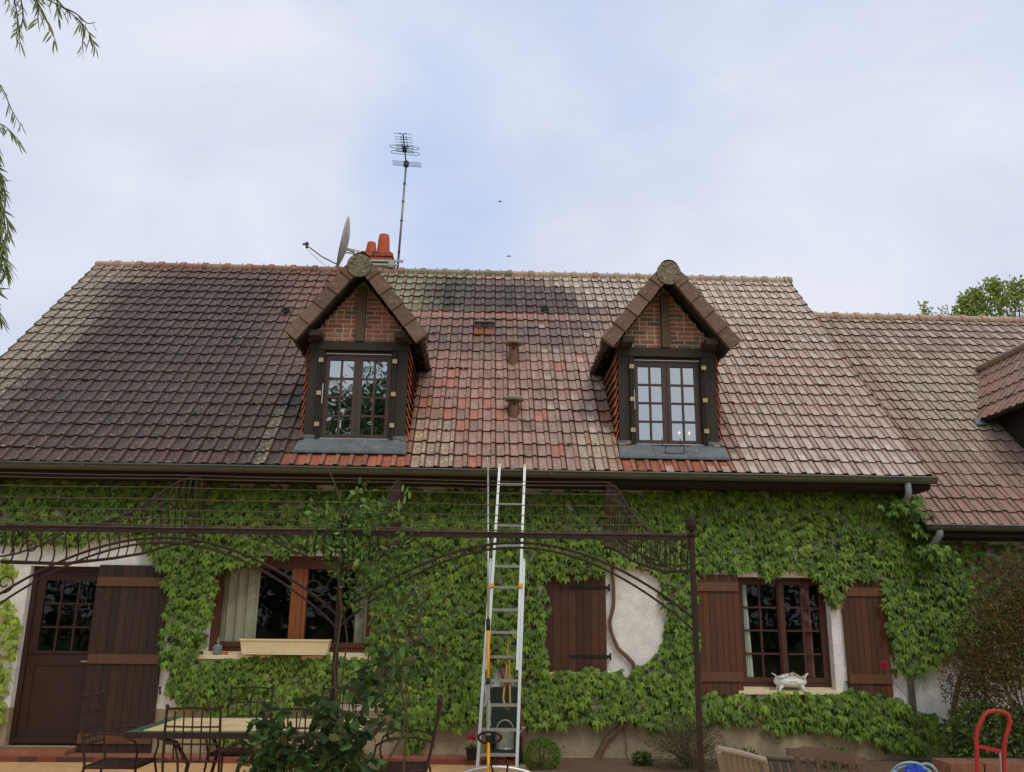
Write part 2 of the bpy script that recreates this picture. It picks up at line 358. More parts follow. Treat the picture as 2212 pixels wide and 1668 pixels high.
w = MB(); wall_sheet(w, XL, XR, .55, WT, 0, .24, openings)
ROOFC = 3.87    # roof plane: z - y = ROOFC
for x, flip in ((XL, 0), (XR, 1)):    # gable walls
    pts = [(x, 0, 0), (x, 8, 0), (x, 8, ROOFC), (x, 4, ROOFC+3.98), (x, 0, ROOFC-.02)]
    w.add(pts, [tuple(range(5)) if flip else tuple(range(4, -1, -1))])
w.add([(XL, 8, 0), (XR, 8, 0), (XR, 8, 3.8), (XL, 8, 3.8)], [(3, 2, 1, 0)])
w.build('wall', m_render, house)
w = MB(); wall_sheet(w, XL, XR, 0, .55, 0, .24, openings); w.build('plinth', m_lowwall, house)
w = MB()
for (a, b) in ((XL+.02, XR-.02),):      # rooms behind the openings
    w.add([(a, 2.6, 0), (b, 2.6, 0), (b, 2.6, 2.7), (a, 2.6, 2.7)], [(0, 1, 2, 3)])
    w.add([(a, .24, 2.7), (b, .24, 2.7), (b, 2.6, 2.7), (a, 2.6, 2.7)], [(0, 1, 2, 3)])
    w.add([(a, .24, .1), (b, .24, .1), (b, 2.6, .1), (a, 2.6, .1)], [(0, 1, 2, 3)])
    for x in (-4.0, 0, 2.4, 5.3): w.box(x, x+.1, .245, 2.59, .1, 2.69)
w.build('interior_room', m_room, house)
# eaves
e = MB(); e.box(-7.1, 5.68, -.44, -.41, 3.29, 3.40); e.box(-7.1, 5.68, -.409, .0, 3.27, 3.30); e.build('fascia_and_soffit', m_soffit, house)
def gutter(parent, x0, x1, y, z, r, pipe):
    gm = MB(); n = 10; prof = []
    for i in range(n+1):
        a = PI+PI*i/n; prof.append((y+r*math.cos(a), z+r*math.sin(a)))
    prof_in = [(y+(r-.005)*math.cos(PI+PI*i/n), z+(r-.005)*math.sin(PI+PI*i/n)) for i in range(n, -1, -1)]
    pr = prof+prof_in; k = len(pr)
    vs = [(x0, a, b) for a, b in pr]+[(x1, a, b) for a, b in pr]
    gm.add(vs, [(i, (i+1) % k, k+(i+1) % k, k+i) for i in range(k)]+[tuple(range(n+1))]+[tuple(k+i for i in range(n, -1, -1))])
    gm.tube([(x0, y-r-.004, z+.004), (x1, y-r-.004, z+.004)], .011, 8)
    x = x0+.4
    while x < x1: gm.box(x, x+.025, y-r-.006, y-r-.003, z-.03, z+.006); x += 1.9
    gu = gm.build('gutter', m_zinc, parent, smooth=False)
    if pipe:
        pm = MB(); px, py, pz = pipe; pm.tube([(px, y, z-r+.01), (px, y, z-r-.13), (px, y+.04, z-r-.17), (px, py-.03, z-r-.36), (px, py, z-r-.42), (px, py, .08)], .04, 12); pm.build('downpipe', m_pvc, parent, smooth=True)
gutter(house, -7.15, 5.72, -.50, 3.405, .07, (5.36, -.042, 0))

# ---- roof tiles
PROF = [(0, .003), (.03, .014), (.065, .004), (.60, .004), (.635, .017), (.68, .023), (.90, .023), (.945, .014), (.965, -.004), (1, -.004)]
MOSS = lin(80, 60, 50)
def tiles(mb, org, xd, ud, nd, ncol, rows, tw, tg, colf, keep, lift=.021):
    org, xd, ud, nd = map(np.array, (org, xd, ud, nd))
    for r in range(rows):
        for c in range(ncol):
            x0, s0 = c*tw, r*tg
            ctr = org+xd*(x0+tw/2)+ud*(s0+tg/2)
            if not keep(ctr, x0+tw/2, s0+tg/2): continue
            pan_hi, pan_lo, rib, li = colf(x0+tw/2, s0+tg/2)
            pan_hi, pan_lo, rib = [(q[0]*.955, q[1]*.935, q[2]*1.0) for q in (pan_hi, pan_lo, rib)]
            dj = random.uniform(-.005, .005); jx = random.uniform(-.003, .003); js = random.uniform(-.008, .008)
            js += .016*(vnoise(x0*.9, r*7.3, 21)-.5); dj += .012*(vnoise(x0*.7, s0*.7, 22)-.5)
            vs = []
            for v, vv in ((0, 0), (.5, .5), (1.06, 1.06)):
                for (u, h) in PROF:
                    vs.append(tuple(org+xd*(x0+u*tw+jx)+ud*(s0+vv*tg+js*(1-v))+nd*(h+(lift+dj)*(1-v))))
            for (u, h) in PROF: vs.append(tuple(org+xd*(x0+u*tw+jx)+ud*(s0+js+.004)+nd*(-.006)))
            k = len(PROF); fs = []; cs = []
            for q in range(2):
                for i in range(k-1):
                    fs.append((q*k+i, q*k+i+1, (q+1)*k+i+1, (q+1)*k+i))
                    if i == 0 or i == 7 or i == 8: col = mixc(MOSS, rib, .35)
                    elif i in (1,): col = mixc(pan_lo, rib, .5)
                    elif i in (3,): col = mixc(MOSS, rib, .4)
                    elif i == 2: col = pan_lo if q == 0 else pan_hi
                    else: col = rib
                    cs.append((*col, li if i in (2, 5) else li*.4))
            for i in range(k-1):
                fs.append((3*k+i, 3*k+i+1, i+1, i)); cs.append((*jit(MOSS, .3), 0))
            o = len(mb.v); mb.v.extend(vs); mb.f.extend([tuple(j+o for j in f_) for f_ in fs]); mb.c.extend(cs)
TW, TG = .178, .2845
X0R = -7.12; NC = 72; NR = 22
orange = lin(178, 102, 76)
DC = (-1.67, 2.47)      # dormer centres
def main_col(x, s):
    X = X0R+x
    n1 = vnoise(X*.9, s*.9, 1); n2 = vnoise(X*2.2+5, s*2.2, 2); n3 = random.random()
    li = .15
    if X < -2.40:
        dark = lin(74, 64, 58); red = lin(112, 76, 60); pale = lin(126, 112, 101)
        edge = -6.45+.35*(n1-.5)*2 + (.35 if s > 5.4 else 0)
        t = sstep(edge+.45, edge-.35, X)
        c = mixc(jit(dark, .12), pale, t)
        c = mixc(c, red, .45*sstep(1.0, 0, s)*n2+.12*n3)
        c = mixc(c, lin(150, 98, 84), sstep(-3.9, -2.9, X)*sstep(3.0, 5.4, s)*.85)
        c = mixc(c, lin(132, 104, 92), sstep(-3.7, -3.0, X)*sstep(1.2, 3.2, s)*.5)
        c = mixc(c, lin(140, 100, 88), sstep(5.3, 6.1, s)*.5)
        li = .22+.45*t
        if s < .29 and X > -2.52: c = jit(mixc(lin(138, 88, 68), orange, random.random()*.6), .12); li = .1
        if -2.80 < X < -2.61 and s < 1.35: c = mixc(c, lin(116, 122, 98), .35*random.random()); li = .5
        rib = mixc(c, lin(128, 98, 84), .25)
        return jit(c, .1), jit(mixc(c, lin(70, 62, 58), .15), .08), jit(rib, .12), li
    c = jit(mixc(lin(158, 122, 108), lin(158, 128, 116), sstep(-.6, 1.0, X)), .09)
    c = mixc(c, lin(182, 160, 148), sstep(.6, 2.2, X+.5*(n1-.5))*.7)
    c = mixc(c, lin(178, 155, 142), sstep(3.0, 3.8, X)*.8)
    c = mixc(c, lin(196, 182, 164), sstep(2.4, 3.4, X)*sstep(3.6, 5.4, s)*.85)
    c = mixc(c, lin(188, 172, 164), sstep(3.0, 4.0, X)*sstep(1.7, .4, s)*.55)
    c = mixc(c, lin(200, 190, 172), sstep(.9, 1.3, X+.3*(n2-.5))*sstep(4.7, 5.2, s)*sstep(3.6, 2.6, X)*.8)
    li = .12+.25*n2
    if X < 2.0 and s < 3.3:
        if n3 > .92: c = mixc(c, orange, .6)
        elif n3 < .12: c = mixc(c, lin(126, 98, 90), .6)
    c = mixc(c, lin(120, 104, 96), .35*sstep(.55, .85, n1)*(X < 3))
    c = mixc(c, jit(lin(122, 128, 96), .08), .9*sstep(.05, -.5, X+.3*(n2-.5))*sstep(4.2, 4.9, s))
    hi = lo = c
    d1 = sstep(-1.5, -.5, X+.5*(n1-.5))*sstep(1.75, .95, X-(5.6-s)*.8+.5*(n2-.5))*sstep(4.35, 4.65, s+.15*(n2-.5))*sstep(6.25, 5.7, s+.35*(n1-.5))*(.8+.25*n3)
    d2 = sstep(-1.7, -1.0, X)*sstep(2.3, 1.4, X+.4*(n2-.5))*sstep(2.75, 3.3, s+.4*(n2-.5)-.3*sstep(.2, 1.2, X))*sstep(4.4, 3.9, s-.15*max(X, 0))
    if 3.95 < s < 4.6 and -1.0 < X < 1.8:
        hi = mixc(c, orange, .35+.4*random.random()); lo = mixc(c, lin(104, 92, 86), .5)
    dk = mixc(lin(64, 56, 52), lin(80, 70, 64), random.random()); a1 = .95*d1; a2 = .8*d2*(.6+.4*random.random())
    hi, lo = [mixc(mixc(w_, dk, min(1, a1)), lin(88, 78, 72), a2) for w_ in (hi, lo)]
    for dc in DC:
        if abs(X-dc) < .78 and s < .29: hi = lo = c = jit(mixc(lin(138, 88, 68), orange, random.random()*.6), .12); li = .1
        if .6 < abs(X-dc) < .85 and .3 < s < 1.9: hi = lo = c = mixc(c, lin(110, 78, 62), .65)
    if -.9 < X < -.35 and s < 1.25: li = .7
    if 1.2 < X < 1.85 and s < .9: hi = mixc(hi, lin(178, 170, 140), .35*n2+.15); lo = mixc(lo, lin(178, 170, 140), .35*n2+.15); li = .6
    if X > 3.1 or s > 4.9: lo = mixc(lo, lin(200, 190, 180), (.3*random.random()+.05)*(1-d1))
    rib = mixc(mixc(c, lin(148, 112, 96), .4), dk, max(a1*.95, a2*.6))
    if X > .9 and random.random() < .22 and d1 < .3: lo = mixc(lo, lin(200, 196, 190), .4)
    G_ = 1.22-.22*max(d1, d2*.6); hi, lo, rib = [tuple(q*G_ for q in w_) for w_ in (hi, lo, rib)]
    return jit(hi, .06), jit(lo, .06), jit(rib, .08), li
def keep_main(p, x, s):
    X, Y = p[0], p[1]
    for dc in DC:
        if (abs(X-dc) < .60 and -.16 < Y < 1.25): return False
    return True
S2 = 1/math.sqrt(2)
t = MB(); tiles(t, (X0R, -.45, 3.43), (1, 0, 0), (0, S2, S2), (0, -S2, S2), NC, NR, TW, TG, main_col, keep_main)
# boarding under the tiles, back slope
t.col(lin(120, 90, 78))
t.add([(X0R, -.44, 3.405), (X0R+NC*TW, -.44, 3.405), (X0R+NC*TW, 4, 7.845), (X0R, 4, 7.845)], [(0, 1, 2, 3)]) if False else None
t.add([(X0R, 4, 7.85), (X0R+NC*TW, 4, 7.85), (X0R+NC*TW, 8.45, 3.43), (X0R, 8.45, 3.43)], [(0, 3, 2, 1)])
# rake edges
for xa, xb in ((X0R-.012, X0R-.002), (X0R+NC*TW+.002, X0R+NC*TW+.014)):
    for r in range(NR):
        a = r*TG; b = a+TG
        p = lambda s_, n_: (-.45+s_*S2-n_*S2, 3.43+s_*S2+n_*S2)
        q = [p(a, -.09), p(b+.01, -.09), p(b+.01, .012), p(a, .045)]
        c = jit(lin(150, 112, 92), .15)
        t.hexa([(xa, *q[0]), (xa, *q[1]), (xb, *q[1]), (xb, *q[0])], [(xa, *q[3]), (xa, *q[2]), (xb, *q[2]), (xb, *q[3])], (*c, .3))
roof = t.build('roof_tiles', m_tile, house)
def ridge(parent, x0, x1, y, z, seg=.40, r=.10, colf=None):
    m = MB(); x = x0; i = 0
    while x < x1-.05:
        xe = min(x+seg, x1); cl = colf((x+xe)/2)
        for (xa, xb, rr) in ((x, xe, r), (xe-.055, xe+.03, r+.022)):
            k = 9; vs = []
            for xx in (xa, xb):
                for j in range(k):
                    a = PI*(-.12+1.24*j/(k-1)); vs.append((xx, y+rr*1.15*math.cos(a), z+rr*math.sin(a)*.9))
            fs = [(j, j+1, k+j+1, k+j) for j in range(k-1)]+[tuple(range(k-1, -1, -1)), tuple(k+j for j in range(k))]
            m.add(vs, fs, (*jit(cl, .12), .4))
        m.tube([(xe-.17, y, z+r*.85), (xe-.17, y, z+r*.9+.04)], .008, 5, c=(*lin(60, 55, 52), 0))
        x += seg; i += 1
    return m.build('ridge_tiles', m_tile, parent)
def ridge_col(x):
    if x < -6.2: return lin(176, 140, 124)
    if x < -1.6: return mixc(lin(150, 96, 78), lin(160, 120, 104), random.random())
    if x < .3: return lin(134, 128, 104)
    return mixc(lin(168, 140, 120), lin(186, 168, 146), random.random())
ridge(house, X0R-.02, X0R+NC*TW+.02, 4.0, 7.83, colf=ridge_col)

# vents in the roof
def onroof(x, s, n=0): return np.array([x, -.45+s*S2-n*S2, 3.43+s*S2+n*S2])
for vx, vs_ in ((-.09, 4.0), (.085, 4.0)):      # pair of little lantern vents
    vt = MB()
    p = onroof(vx, vs_-.12)
    vt.col(jit(lin(150, 92, 70), .1)); q0 = onroof(vx, vs_-.3, .03)
    vt.hexa([onroof(vx-.08, vs_-.33, .02), onroof(vx+.08, vs_-.33, .02), onroof(vx+.08, vs_, .02), onroof(vx-.08, vs_, .02)],
            [onroof(vx-.075, vs_-.33, .05), onroof(vx+.075, vs_-.33, .05), onroof(vx+.07, vs_, .05), onroof(vx-.07, vs_, .05)])
    vt.col(lin(84, 62, 56)); vt.lathe(p[0], p[1], [(.0, -.05), (.068, -.05), (.064, .12)], 14, oz=p[2])
    for k_ in range(7):
        a = 2*PI*k_/7; vt.tube([(p[0]+.064*math.cos(a), p[1]+.064*math.sin(a), p[2]+.0), (p[0]+.064*math.cos(a), p[1]+.064*math.sin(a), p[2]+.13)], .009, 5)
    vt.col(lin(120, 100, 92)); vt.lathe(p[0], p[1], [(.0, .125), (.088, .125), (.09, .14), (.045, .175), (.012, .19), (0.0, .205)], 14, oz=p[2])
    vt.build('vent_tile', m_tile, house)
def cowl(x, s, h):
    v = MB(); p = onroof(x, s)
    v.col(lin(122, 84, 66)); v.lathe(p[0], p[1], [(.085, -.12), (.08, 0), (.072, h*.5), (.068, h)], 14, oz=p[2])
    v.col(lin(40, 32, 28)); v.blob(p[0], p[1]-.066, p[2]+h*.72, .02, .012, .032, 8, 6)
    v.col(lin(140, 128, 110)); v.lathe(p[0], p[1], [(.0, h-.005), (.13, h-.005), (.135, h+.02), (.11, h+.045), (.05, h+.062), (0, h+.065)], 18, oz=p[2])
    v.build('vent_cowl', m_tile, house)
cowl(.45, 2.80, .30); cowl(.43, 1.28, .22)
for (x, s) in ((1.02, 4.63), (-3.29, 4.32)):
    v = MB()
    v.col(lin(130, 96, 80)); a = onroof(x, s, .03)
    pts = [(x+.075*math.cos(q), a[1]-.03, a[2]+.075*math.sin(q)) for q in np.linspace(0, PI, 9)]
    b = [(x+.03*math.cos(q), a[1]+.16, a[2]+.10+.02*math.sin(q)) for q in np.linspace(0, PI, 9)]
    v.add(pts+b, [(j, j+1, 10+j, 9+j) for j in range(8)])
    v.col((.01, .01, .01)); v.add([(px, a[1]-.026, pz) for px, _, pz in pts], [tuple(range(9))])
    v.build('half_round_vent', m_tile, house)

ms = MB()
for k in range(900):
    x = random.uniform(-6.9, 5.5); rw = random.randrange(0, NR); 
    if any(abs(x-dc) < .95 and rw < 12 for dc in DC): continue
    if x > -2.4 and random.random() < .35: continue
    p = onroof(x, rw*TG+random.uniform(-.004, .012), .034); q = random.uniform(.008, .02)
    ms.blob(p[0], p[1], p[2], q*random.uniform(.8, 2.2), q*.8, q*.6, 6, 4, c=(*jit(random.choice([lin(78, 64, 46), lin(96, 90, 58), lin(70, 56, 44), lin(150, 148, 126), lin(176, 172, 152)]), .2), 0))
mo_ = ms.build('moss_tufts', m_verge, house); mo_['kind'] = 'stuff'

# ------------------------------------------------------------------ dormers
def flatcol(c): return lambda x, s: (jit(c, .15), jit(c, .12), jit(mixc(c, lin(160, 90, 70), .4), .1), .25)
AN = R(52)
def dormer(xc, idx):
    part = MB(); hw = .66
    for sx in (-1, 1):
        part.box(min(xc+sx*hw, xc+sx*(hw-.15)), max(xc+sx*hw, xc+sx*(hw-.15)), 0, .14, 3.83, 5.09)
    part.box(xc-.51, xc+.51, .02, .13, 3.83, 3.858)
    d = part.build('dormer', m_timber, house)
    tag(d, 'left gabled dormer below the satellite dish' if idx == 0 else 'right gabled dormer with pale sky in its panes')
    kp = MB(); kp.bar((xc, .015, 5.217), (xc, .015, 5.98), .115, .10, up=(0, 1, 0)); kp.build('king_post', m_kpost, d)
    h = MB(); h.box(xc-hw, xc+hw, -.012, .13, 5.092, 5.215)
    for sx in (-1, 1): h.bar((xc+sx*.56, -.26, 5.245), (xc+sx*.56, 1.0, 5.245), .15, .075)     # projecting purlin ends
    h.build('header_beam', m_timberh, d)
    # brick infill
    bkL = MB(); bkR = MB(); mo = MB(); apex = 6.10; zb = 5.217
    mo.add([(xc-.70, .06, zb), (xc+.70, .06, zb), (xc, .06, zb+.70*math.tan(AN))], [(0, 1, 2)]); mo.build('mortar_bed', m_mortar, d)
    row = 0; z = zb+.008
    while z < zb+.85:
        wd = .70-(z-zb)/math.tan(AN)
        x = -wd-random.uniform(0, .18)
        off = (row % 2)*.10
        x = -.95+off
        while x < .95:
            L_ = .19 if random.random() < .7 else .09
            a, b = x, x+L_
            for lo_, hi_, bk in ((-wd, -.065, bkL), (.065, wd, bkR)):
                aa, bb = max(a, lo_), min(b, hi_)
                if bb-aa > .015:
                    c = random.choice([lin(192, 122, 110), lin(184, 112, 100), lin(198, 130, 116), lin(150, 118, 106), lin(134, 112, 102), lin(182, 128, 112)])
                    bk.box(xc+aa+.001, xc+bb-.001, .056, .0595, z, z+.050, (*jit(c, .1), 0))
            x += L_+.014
        z += .065; row += 1
    bkL.build('brick_infill', m_brick, d); bkR.build('brick_infill', m_brick, d)
    # roof slopes
    y0 = -.31; ze = 5.13; zr = ze+.92*math.tan(AN)
    yb_e = ze+.076-ROOFC+.05; yb_r = zr-ROOFC+.05
    for sx in (-1, 1):
        u = np.array([-sx*math.cos(AN), 0, math.sin(AN)]); nrm = np.array([sx*math.sin(AN), 0, math.cos(AN)])
        e0 = np.array([xc+sx*.865, y0, ze+.076]); r0 = np.array([xc, y0, zr-.02])
        def sl(p, y, n_): return tuple(np.array([p[0], y, p[2]])+nrm*n_)
        s_ = MB()
        s_.hexa([sl(e0, y0+.03, -.05), sl(e0, yb_e, -.05), sl(r0, yb_r, -.05), sl(r0, y0+.03, -.05)],
                [sl(e0, y0+.03, -.02), sl(e0, yb_e, -.02), sl(r0, yb_r, -.02), sl(r0, y0+.03, -.02)])
        # rafters showing under the overhang
        for yy in (-.22, .35, .9): s_.bar(sl(e0+u*.05, yy, -.08), sl(e0+u*1.3, yy, -.08), .06, .06, up=tuple(nrm))
        s_.build('soffit', m_timber, d)
        tm = MB()
        n_c = 16
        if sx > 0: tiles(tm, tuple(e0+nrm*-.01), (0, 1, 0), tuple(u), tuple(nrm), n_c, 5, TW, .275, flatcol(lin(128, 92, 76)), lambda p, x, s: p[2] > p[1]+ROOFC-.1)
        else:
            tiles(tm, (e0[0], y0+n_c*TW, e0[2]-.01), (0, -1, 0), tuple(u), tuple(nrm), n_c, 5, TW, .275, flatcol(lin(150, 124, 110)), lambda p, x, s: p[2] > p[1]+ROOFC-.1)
        tm.build('slope_tiles', m_tile, d)
        # verge tiles along the gable edge
        vg = MB(); stp = .27
        for k in range(5):
            a = e0+u*(k*stp-.02); b = e0+u*((k+1)*stp+.015)
            if k == 4: b = e0+u*(k*stp+.2)
            lift = .058-.0; thk = .135
            c = random.choice([lin(124, 96, 84), lin(116, 92, 82), lin(132, 106, 94)])
            o1 = nrm*(.050); o0 = nrm*(-.125)
            fy = y0-.035-.012*((k) % 2)*0
            aa = [a+o0-nrm*.006, a+o1+nrm*.020, b+o1-nrm*.004, b+o0+nrm*.004]
            f1 = [(p[0], fy-.022, p[2]) for p in aa[:2]]+[(p[0], fy, p[2]) for p in aa[2:]]
            bk1 = [(p[0], y0+.02, p[2]) for p in aa]
            vg.hexa(f1, bk1, (*jit(c, .08), 0))
            tl = [a+o1-nrm*.02, a+o1+nrm*.012, b+o1-nrm*.004, b+o1-nrm*.03]
            vg.hexa([(p[0], y0+.021, p[2]) for p in tl], [(p[0], y0+.2, p[2]) for p in tl], (*jit(c, .08), 0))
            q = a+u*.07+nrm*.0; vg.lathe(0, 0, [(0, 0)], 3) if False else None
            vg.blob(q[0], fy-.014, q[2], .012, .012, .012, 6, 4, c=(*lin(180, 175, 160), 0))
        vg.build('verge_tiles', m_verge, d)
    # ridge end disc
    dk = MB(); zc_ = 6.155; n = 24
    pts = [(xc-.01+.165*math.cos(a)*(1 if math.sin(a) > 0 else .93), zc_+.165*math.sin(a)*(1 if math.sin(a) > 0 else 1.0)) for a in np.linspace(0, 2*PI, n, endpoint=False)]
    dk.add([(a, y0-.075, b) for a, b in pts]+[(a, y0-.05, b) for a, b in pts]+[(xc-.01, y0-.085, zc_)], [(j, (j+1) % n, 2*n) for j in range(n)]+[(j+n, (j+1) % n+n, (j+1) % n, j) for j in range(n)]+[tuple(range(2*n-1, n-1, -1))], (*lin(124, 112, 92), .3))
    dk.col(lin(128, 98, 82)); 
    k = 9; vs = []
    for yy in (y0-.05, yb_r):
        for j in range(k):
            a = PI*(j/(k-1)); vs.append((xc+.14*math.cos(a), yy, zr-.10+.15*math.sin(a)))
    dk.add(vs, [(j, j+1, k+j+1, k+j) for j in range(k-1)])
    for j in range(140 if idx == 0 else 80):      # moss tufts
        a = random.uniform(0, 2*PI); r_ = .15*math.sqrt(random.random()); zz = zc_+r_*math.sin(a)
        if zz < zc_-.03 and random.random() < .8: continue
        dk.blob(xc-.01+r_*math.cos(a), y0-.078, zz, random.uniform(.008, .02), .010, random.uniform(.008, .016), 6, 4, c=(*jit(random.choice([lin(128, 124, 92), lin(104, 98, 74), lin(160, 154, 128)]), .15), .2))
    dk.build('ridge_end_tile', m_tile, d)
    # tile-hung cheeks
    for sx in (-1, 1):
        ck = MB(); rows = 12; rh = (5.10-3.70)/rows
        for r_ in range(rows):
            zb_ = 3.70+r_*rh; zt = zb_+rh*1.35
            ys_ = max(.02, 0); ye = min(zt-ROOFC+.35, 1.6)
            if ye <= .05: ye = .1
            nseg = max(1, int((ye-ys_)/.17))
            for q in range(nseg):
                ya = ys_+q*.17; yb = min(ya+.165, ye+.1)
                c = jit(lin(172, 96, 66) if q == 0 else lin(118, 74, 58), .18)
                x_out = xc+sx*(hw+.055); x_in = xc+sx*(hw+.012)
                ck.hexa([(x_out, ya, zb_), (x_out-sx*.014, ya, zb_), (x_out-sx*.014, yb, zb_), (x_out, yb, zb_)], [(x_in, ya, zt), (x_in-sx*.014, ya, zt), (x_in-sx*.014, yb, zt), (x_in, yb, zt)], (*c, .1))
        ck.build('cheek', m_verge, d)
        b_ = MB(); xa, xb = sorted((xc+sx*(hw-.04), xc+sx*(hw-.002)))
        b_.add([(xb if sx > 0 else xa, .141, 3.8), (xb if sx > 0 else xa, 1.45, 5.2), (xb if sx > 0 else xa, .141, 5.2)], [(0, 1, 2), (2, 1, 0)]); b_.build('cheek_boarding', m_timber, d)
    # interior
    rm = MB(); x0, x1 = xc-.61, xc+.61
    rm.add([(x0, .2, 3.9), (x1, .2, 3.9), (x1, 2.4, 3.9), (x0, 2.4, 3.9), (x0, .2, 5.08), (x1, .2, 5.08), (x1, 2.4, 5.08), (x0, 2.4, 5.08)], [(0, 1, 2, 3), (4, 5, 6, 7), (2, 3, 7, 6), (0, 3, 7, 4), (1, 2, 6, 5)])
    rm.build('room', m_room, d)
    # window
    a, b, z0, z1 = xc-.44, xc+.44, 3.895, 5.02
    wf = MB(); y = .07
    wf.box(xc-.51, a, y-.01, y+.05, 3.86, 5.09); wf.box(b, xc+.51, y-.01, y+.05, 3.86, 5.09); wf.box(a, b, y-.01, y+.05, z1, 5.09); wf.box(a, b, y-.01, y+.05, 3.86, z0)
    st = .048
    for (p, q) in ((a+.003, xc-.004), (xc+.004, b-.003)):
        wf.box(p, p+st, y-.02, y+.03, z0+.003, z1-.003); wf.box(q-st-.012, q, y-.02, y+.03, z0+.003, z1-.003)
        wf.box(p+st, q-st-.012, y-.02, y+.03, z0+.003, z0+.055); wf.box(p+st, q-st-.012, y-.02, y+.03, z1-.055, z1-.003)
        gx0, gx1, gz0, gz1 = p+st, q-st-.012, z0+.055, z1-.055
        wf.box((gx0+gx1)/2-.013, (gx0+gx1)/2+.013, y-.014, y+.024, gz0, gz1)
        for k in (1, 2, 3):
            zz = gz0+(gz1-gz0)*k/4; wf.box(gx0, (gx0+gx1)/2-.013, y-.011, y+.02, zz-.013, zz+.013); wf.box((gx0+gx1)/2+.013, gx1, y-.011, y+.02, zz-.013, zz+.013)
    wf.build('window_frame', m_dframe, d)
    gl = MB(); gl.add([(a+.01, y+.006, z0), (b-.01, y+.006, z0), (b-.01, y+.006, z1), (a+.01, y+.006, z1)], [(0, 1, 2, 3)]); gl.build('window_panes', m_glass, d)
    tr = MB(); tr.box(a, b, -.006, .004, 3.872, 3.888); tr.build('sill_strip', m_white, d); tr = MB(); tr.box(a, b, -.004, .0, z1+.012, z1+.022); tr.build('head_strip', m_alud, d); tr = MB(); tr.tube([(a-.01, -.004, 4.35), (a-.01, -.004, 4.62)], .006, 6); tr.build('storm_bar', m_white, d); tr = MB()
    # folded dark shutters in the reveal with pale hinges
    for sx in (-1, 1):
        sh = MB()
        for k in range(3):
            x = xc+sx*(.462+.018*k); sh.box(x-.0065, x+.0065, -.03-.012*k, .058, 3.865, 5.07)
        sh.build('folded_shutter', m_timber, d)
    for sx in (-1, 1):
        for zz in (4.06, 4.48, 4.93):
            hg = MB()
            x = xc+sx*.487
            hg.box(x-.030, x-.004, -.062, -.055, zz-.028, zz+.028); hg.box(x+.004, x+.030, -.062, -.055, zz-.028, zz+.028); hg.tube([(x, -.062, zz-.03), (x, -.062, zz+.03)], .007, 8)
            hg.build('hinge', m_brass, d)
    # zinc apron
    fl = MB(); x0, x1 = xc-.68, xc+.68
    A1 = onroof(x0-.03, .27, .066); A2 = onroof(x1+.03, .27, .066); B1 = (x0, -.012, 3.882); B2 = (x1, -.012, 3.882)
    fl.hexa([tuple(A1-np.array([0, 0, .03])), tuple(A2-np.array([0, 0, .03])), (x1, -.012, 3.82), (x0, -.012, 3.82)], [tuple(A1), tuple(A2), B2, B1])
    for sx in (-1, 1):
        p, q = sorted((xc+sx*.69, xc+sx*.50)); fl.box(p, q, -.022, -.004, 3.883, 3.925)
    for x in (xc-.24, xc+.18): fl.bar((x, A1[1]+.002, A1[2]+.003), (x, -.012, 3.885), .012, .012)
    fl.build('apron_flashing', m_zincl, d)
    return d
d1 = dormer(DC[0], 0); d2 = dormer(DC[1], 1)
wb = thing('flower_box_bracket', (2.5, -.05, 3.83), 'thin wire flower box bracket below the right dormer window', 'bracket')
m = MB()
for x in (2.36, 2.60):
    m.tube([(x, -.03, 3.93), (x, -.06, 3.95), (x, -.07, 3.80), (x, -.24, 3.72), (x, -.26, 3.82)], .005, 5)
m.tube([(2.36, -.24, 3.72), (2.60, -.24, 3.72)], .005, 5); m.tube([(2.36, -.26, 3.82), (2.60, -.26, 3.82)], .005, 5); m.tube([(2.24, -.07, 3.855), (2.74, -.07, 3.855)], .005, 5)
m.build('wire_frame', m_iron, wb)
lampt = thing('chandelier', (2.72, .55, 4.05), 'lit chandelier bulbs glowing behind the right dormer panes', 'lamp')
m = MB(); m.tube([(2.72, .55, 4.12), (2.72, .55, 5.07)], .006, 6)
for dx in (-.13, 0, .14): m.tube([(2.72, .55, 4.14), (2.72+dx, .5, 4.10), (2.72+dx, .5, 4.13)], .006, 5)
m.build('arm', m_brass, lampt)
for dx in (-.13, 0, .14):
    m = MB(); m.blob(2.72+dx, .5, 4.15, .014, .014, .022); m.build('bulb', m_bulb, lampt)

# ------------------------------------------------------------------ chimney
ch = MB(); bkc = [lin(176, 90, 62), lin(160, 84, 60), lin(188, 100, 70)]
x0, x1, y0, y1 = -2.36, -1.75, 3.98, 4.55
ch.col(lin(156, 142, 122)); ch.box(x0+.03, x1-.03, y0+.03, y1-.03, 7.2, 8.05)
ch.col(lin(120, 84, 64)); ch.box(x0-.02, x1+.02, y0-.02, y1+.02, 8.052, 8.085)
for k, (zz, ex) in enumerate(((8.088, -.005), (8.16, .015), (8.215, -.02))):
    n = 5
    for i in range(n):
        a = x0-ex+(x1-x0+2*ex)*i/n; ch.box(a+.003, a+(x1-x0+2*ex)/n-.003, y0-ex, y1+ex, zz, zz+(.062 if k < 2 else .05), (*jit(random.choice(bkc), .1), .1))
chimney = ch.build('chimney', m_verge, house)
for (x, r0, r1, zb, zt) in ((-2.175, .115, .082, 8.26, 8.52), (-1.945, .125, .098, 8.26, 8.68)):
    m = MB(); m.lathe(x, 4.2, [(r0+.01, zb), (r0, zb+.02), (r1+.01, zt-.09), (r1, zt-.03), (r1-.006, zt), (r1-.03, zt), (r1-.035, zt-.2), (0, zt-.2)], 28)
    m.build('chimney_pot', m_pot, chimney, smooth=False)
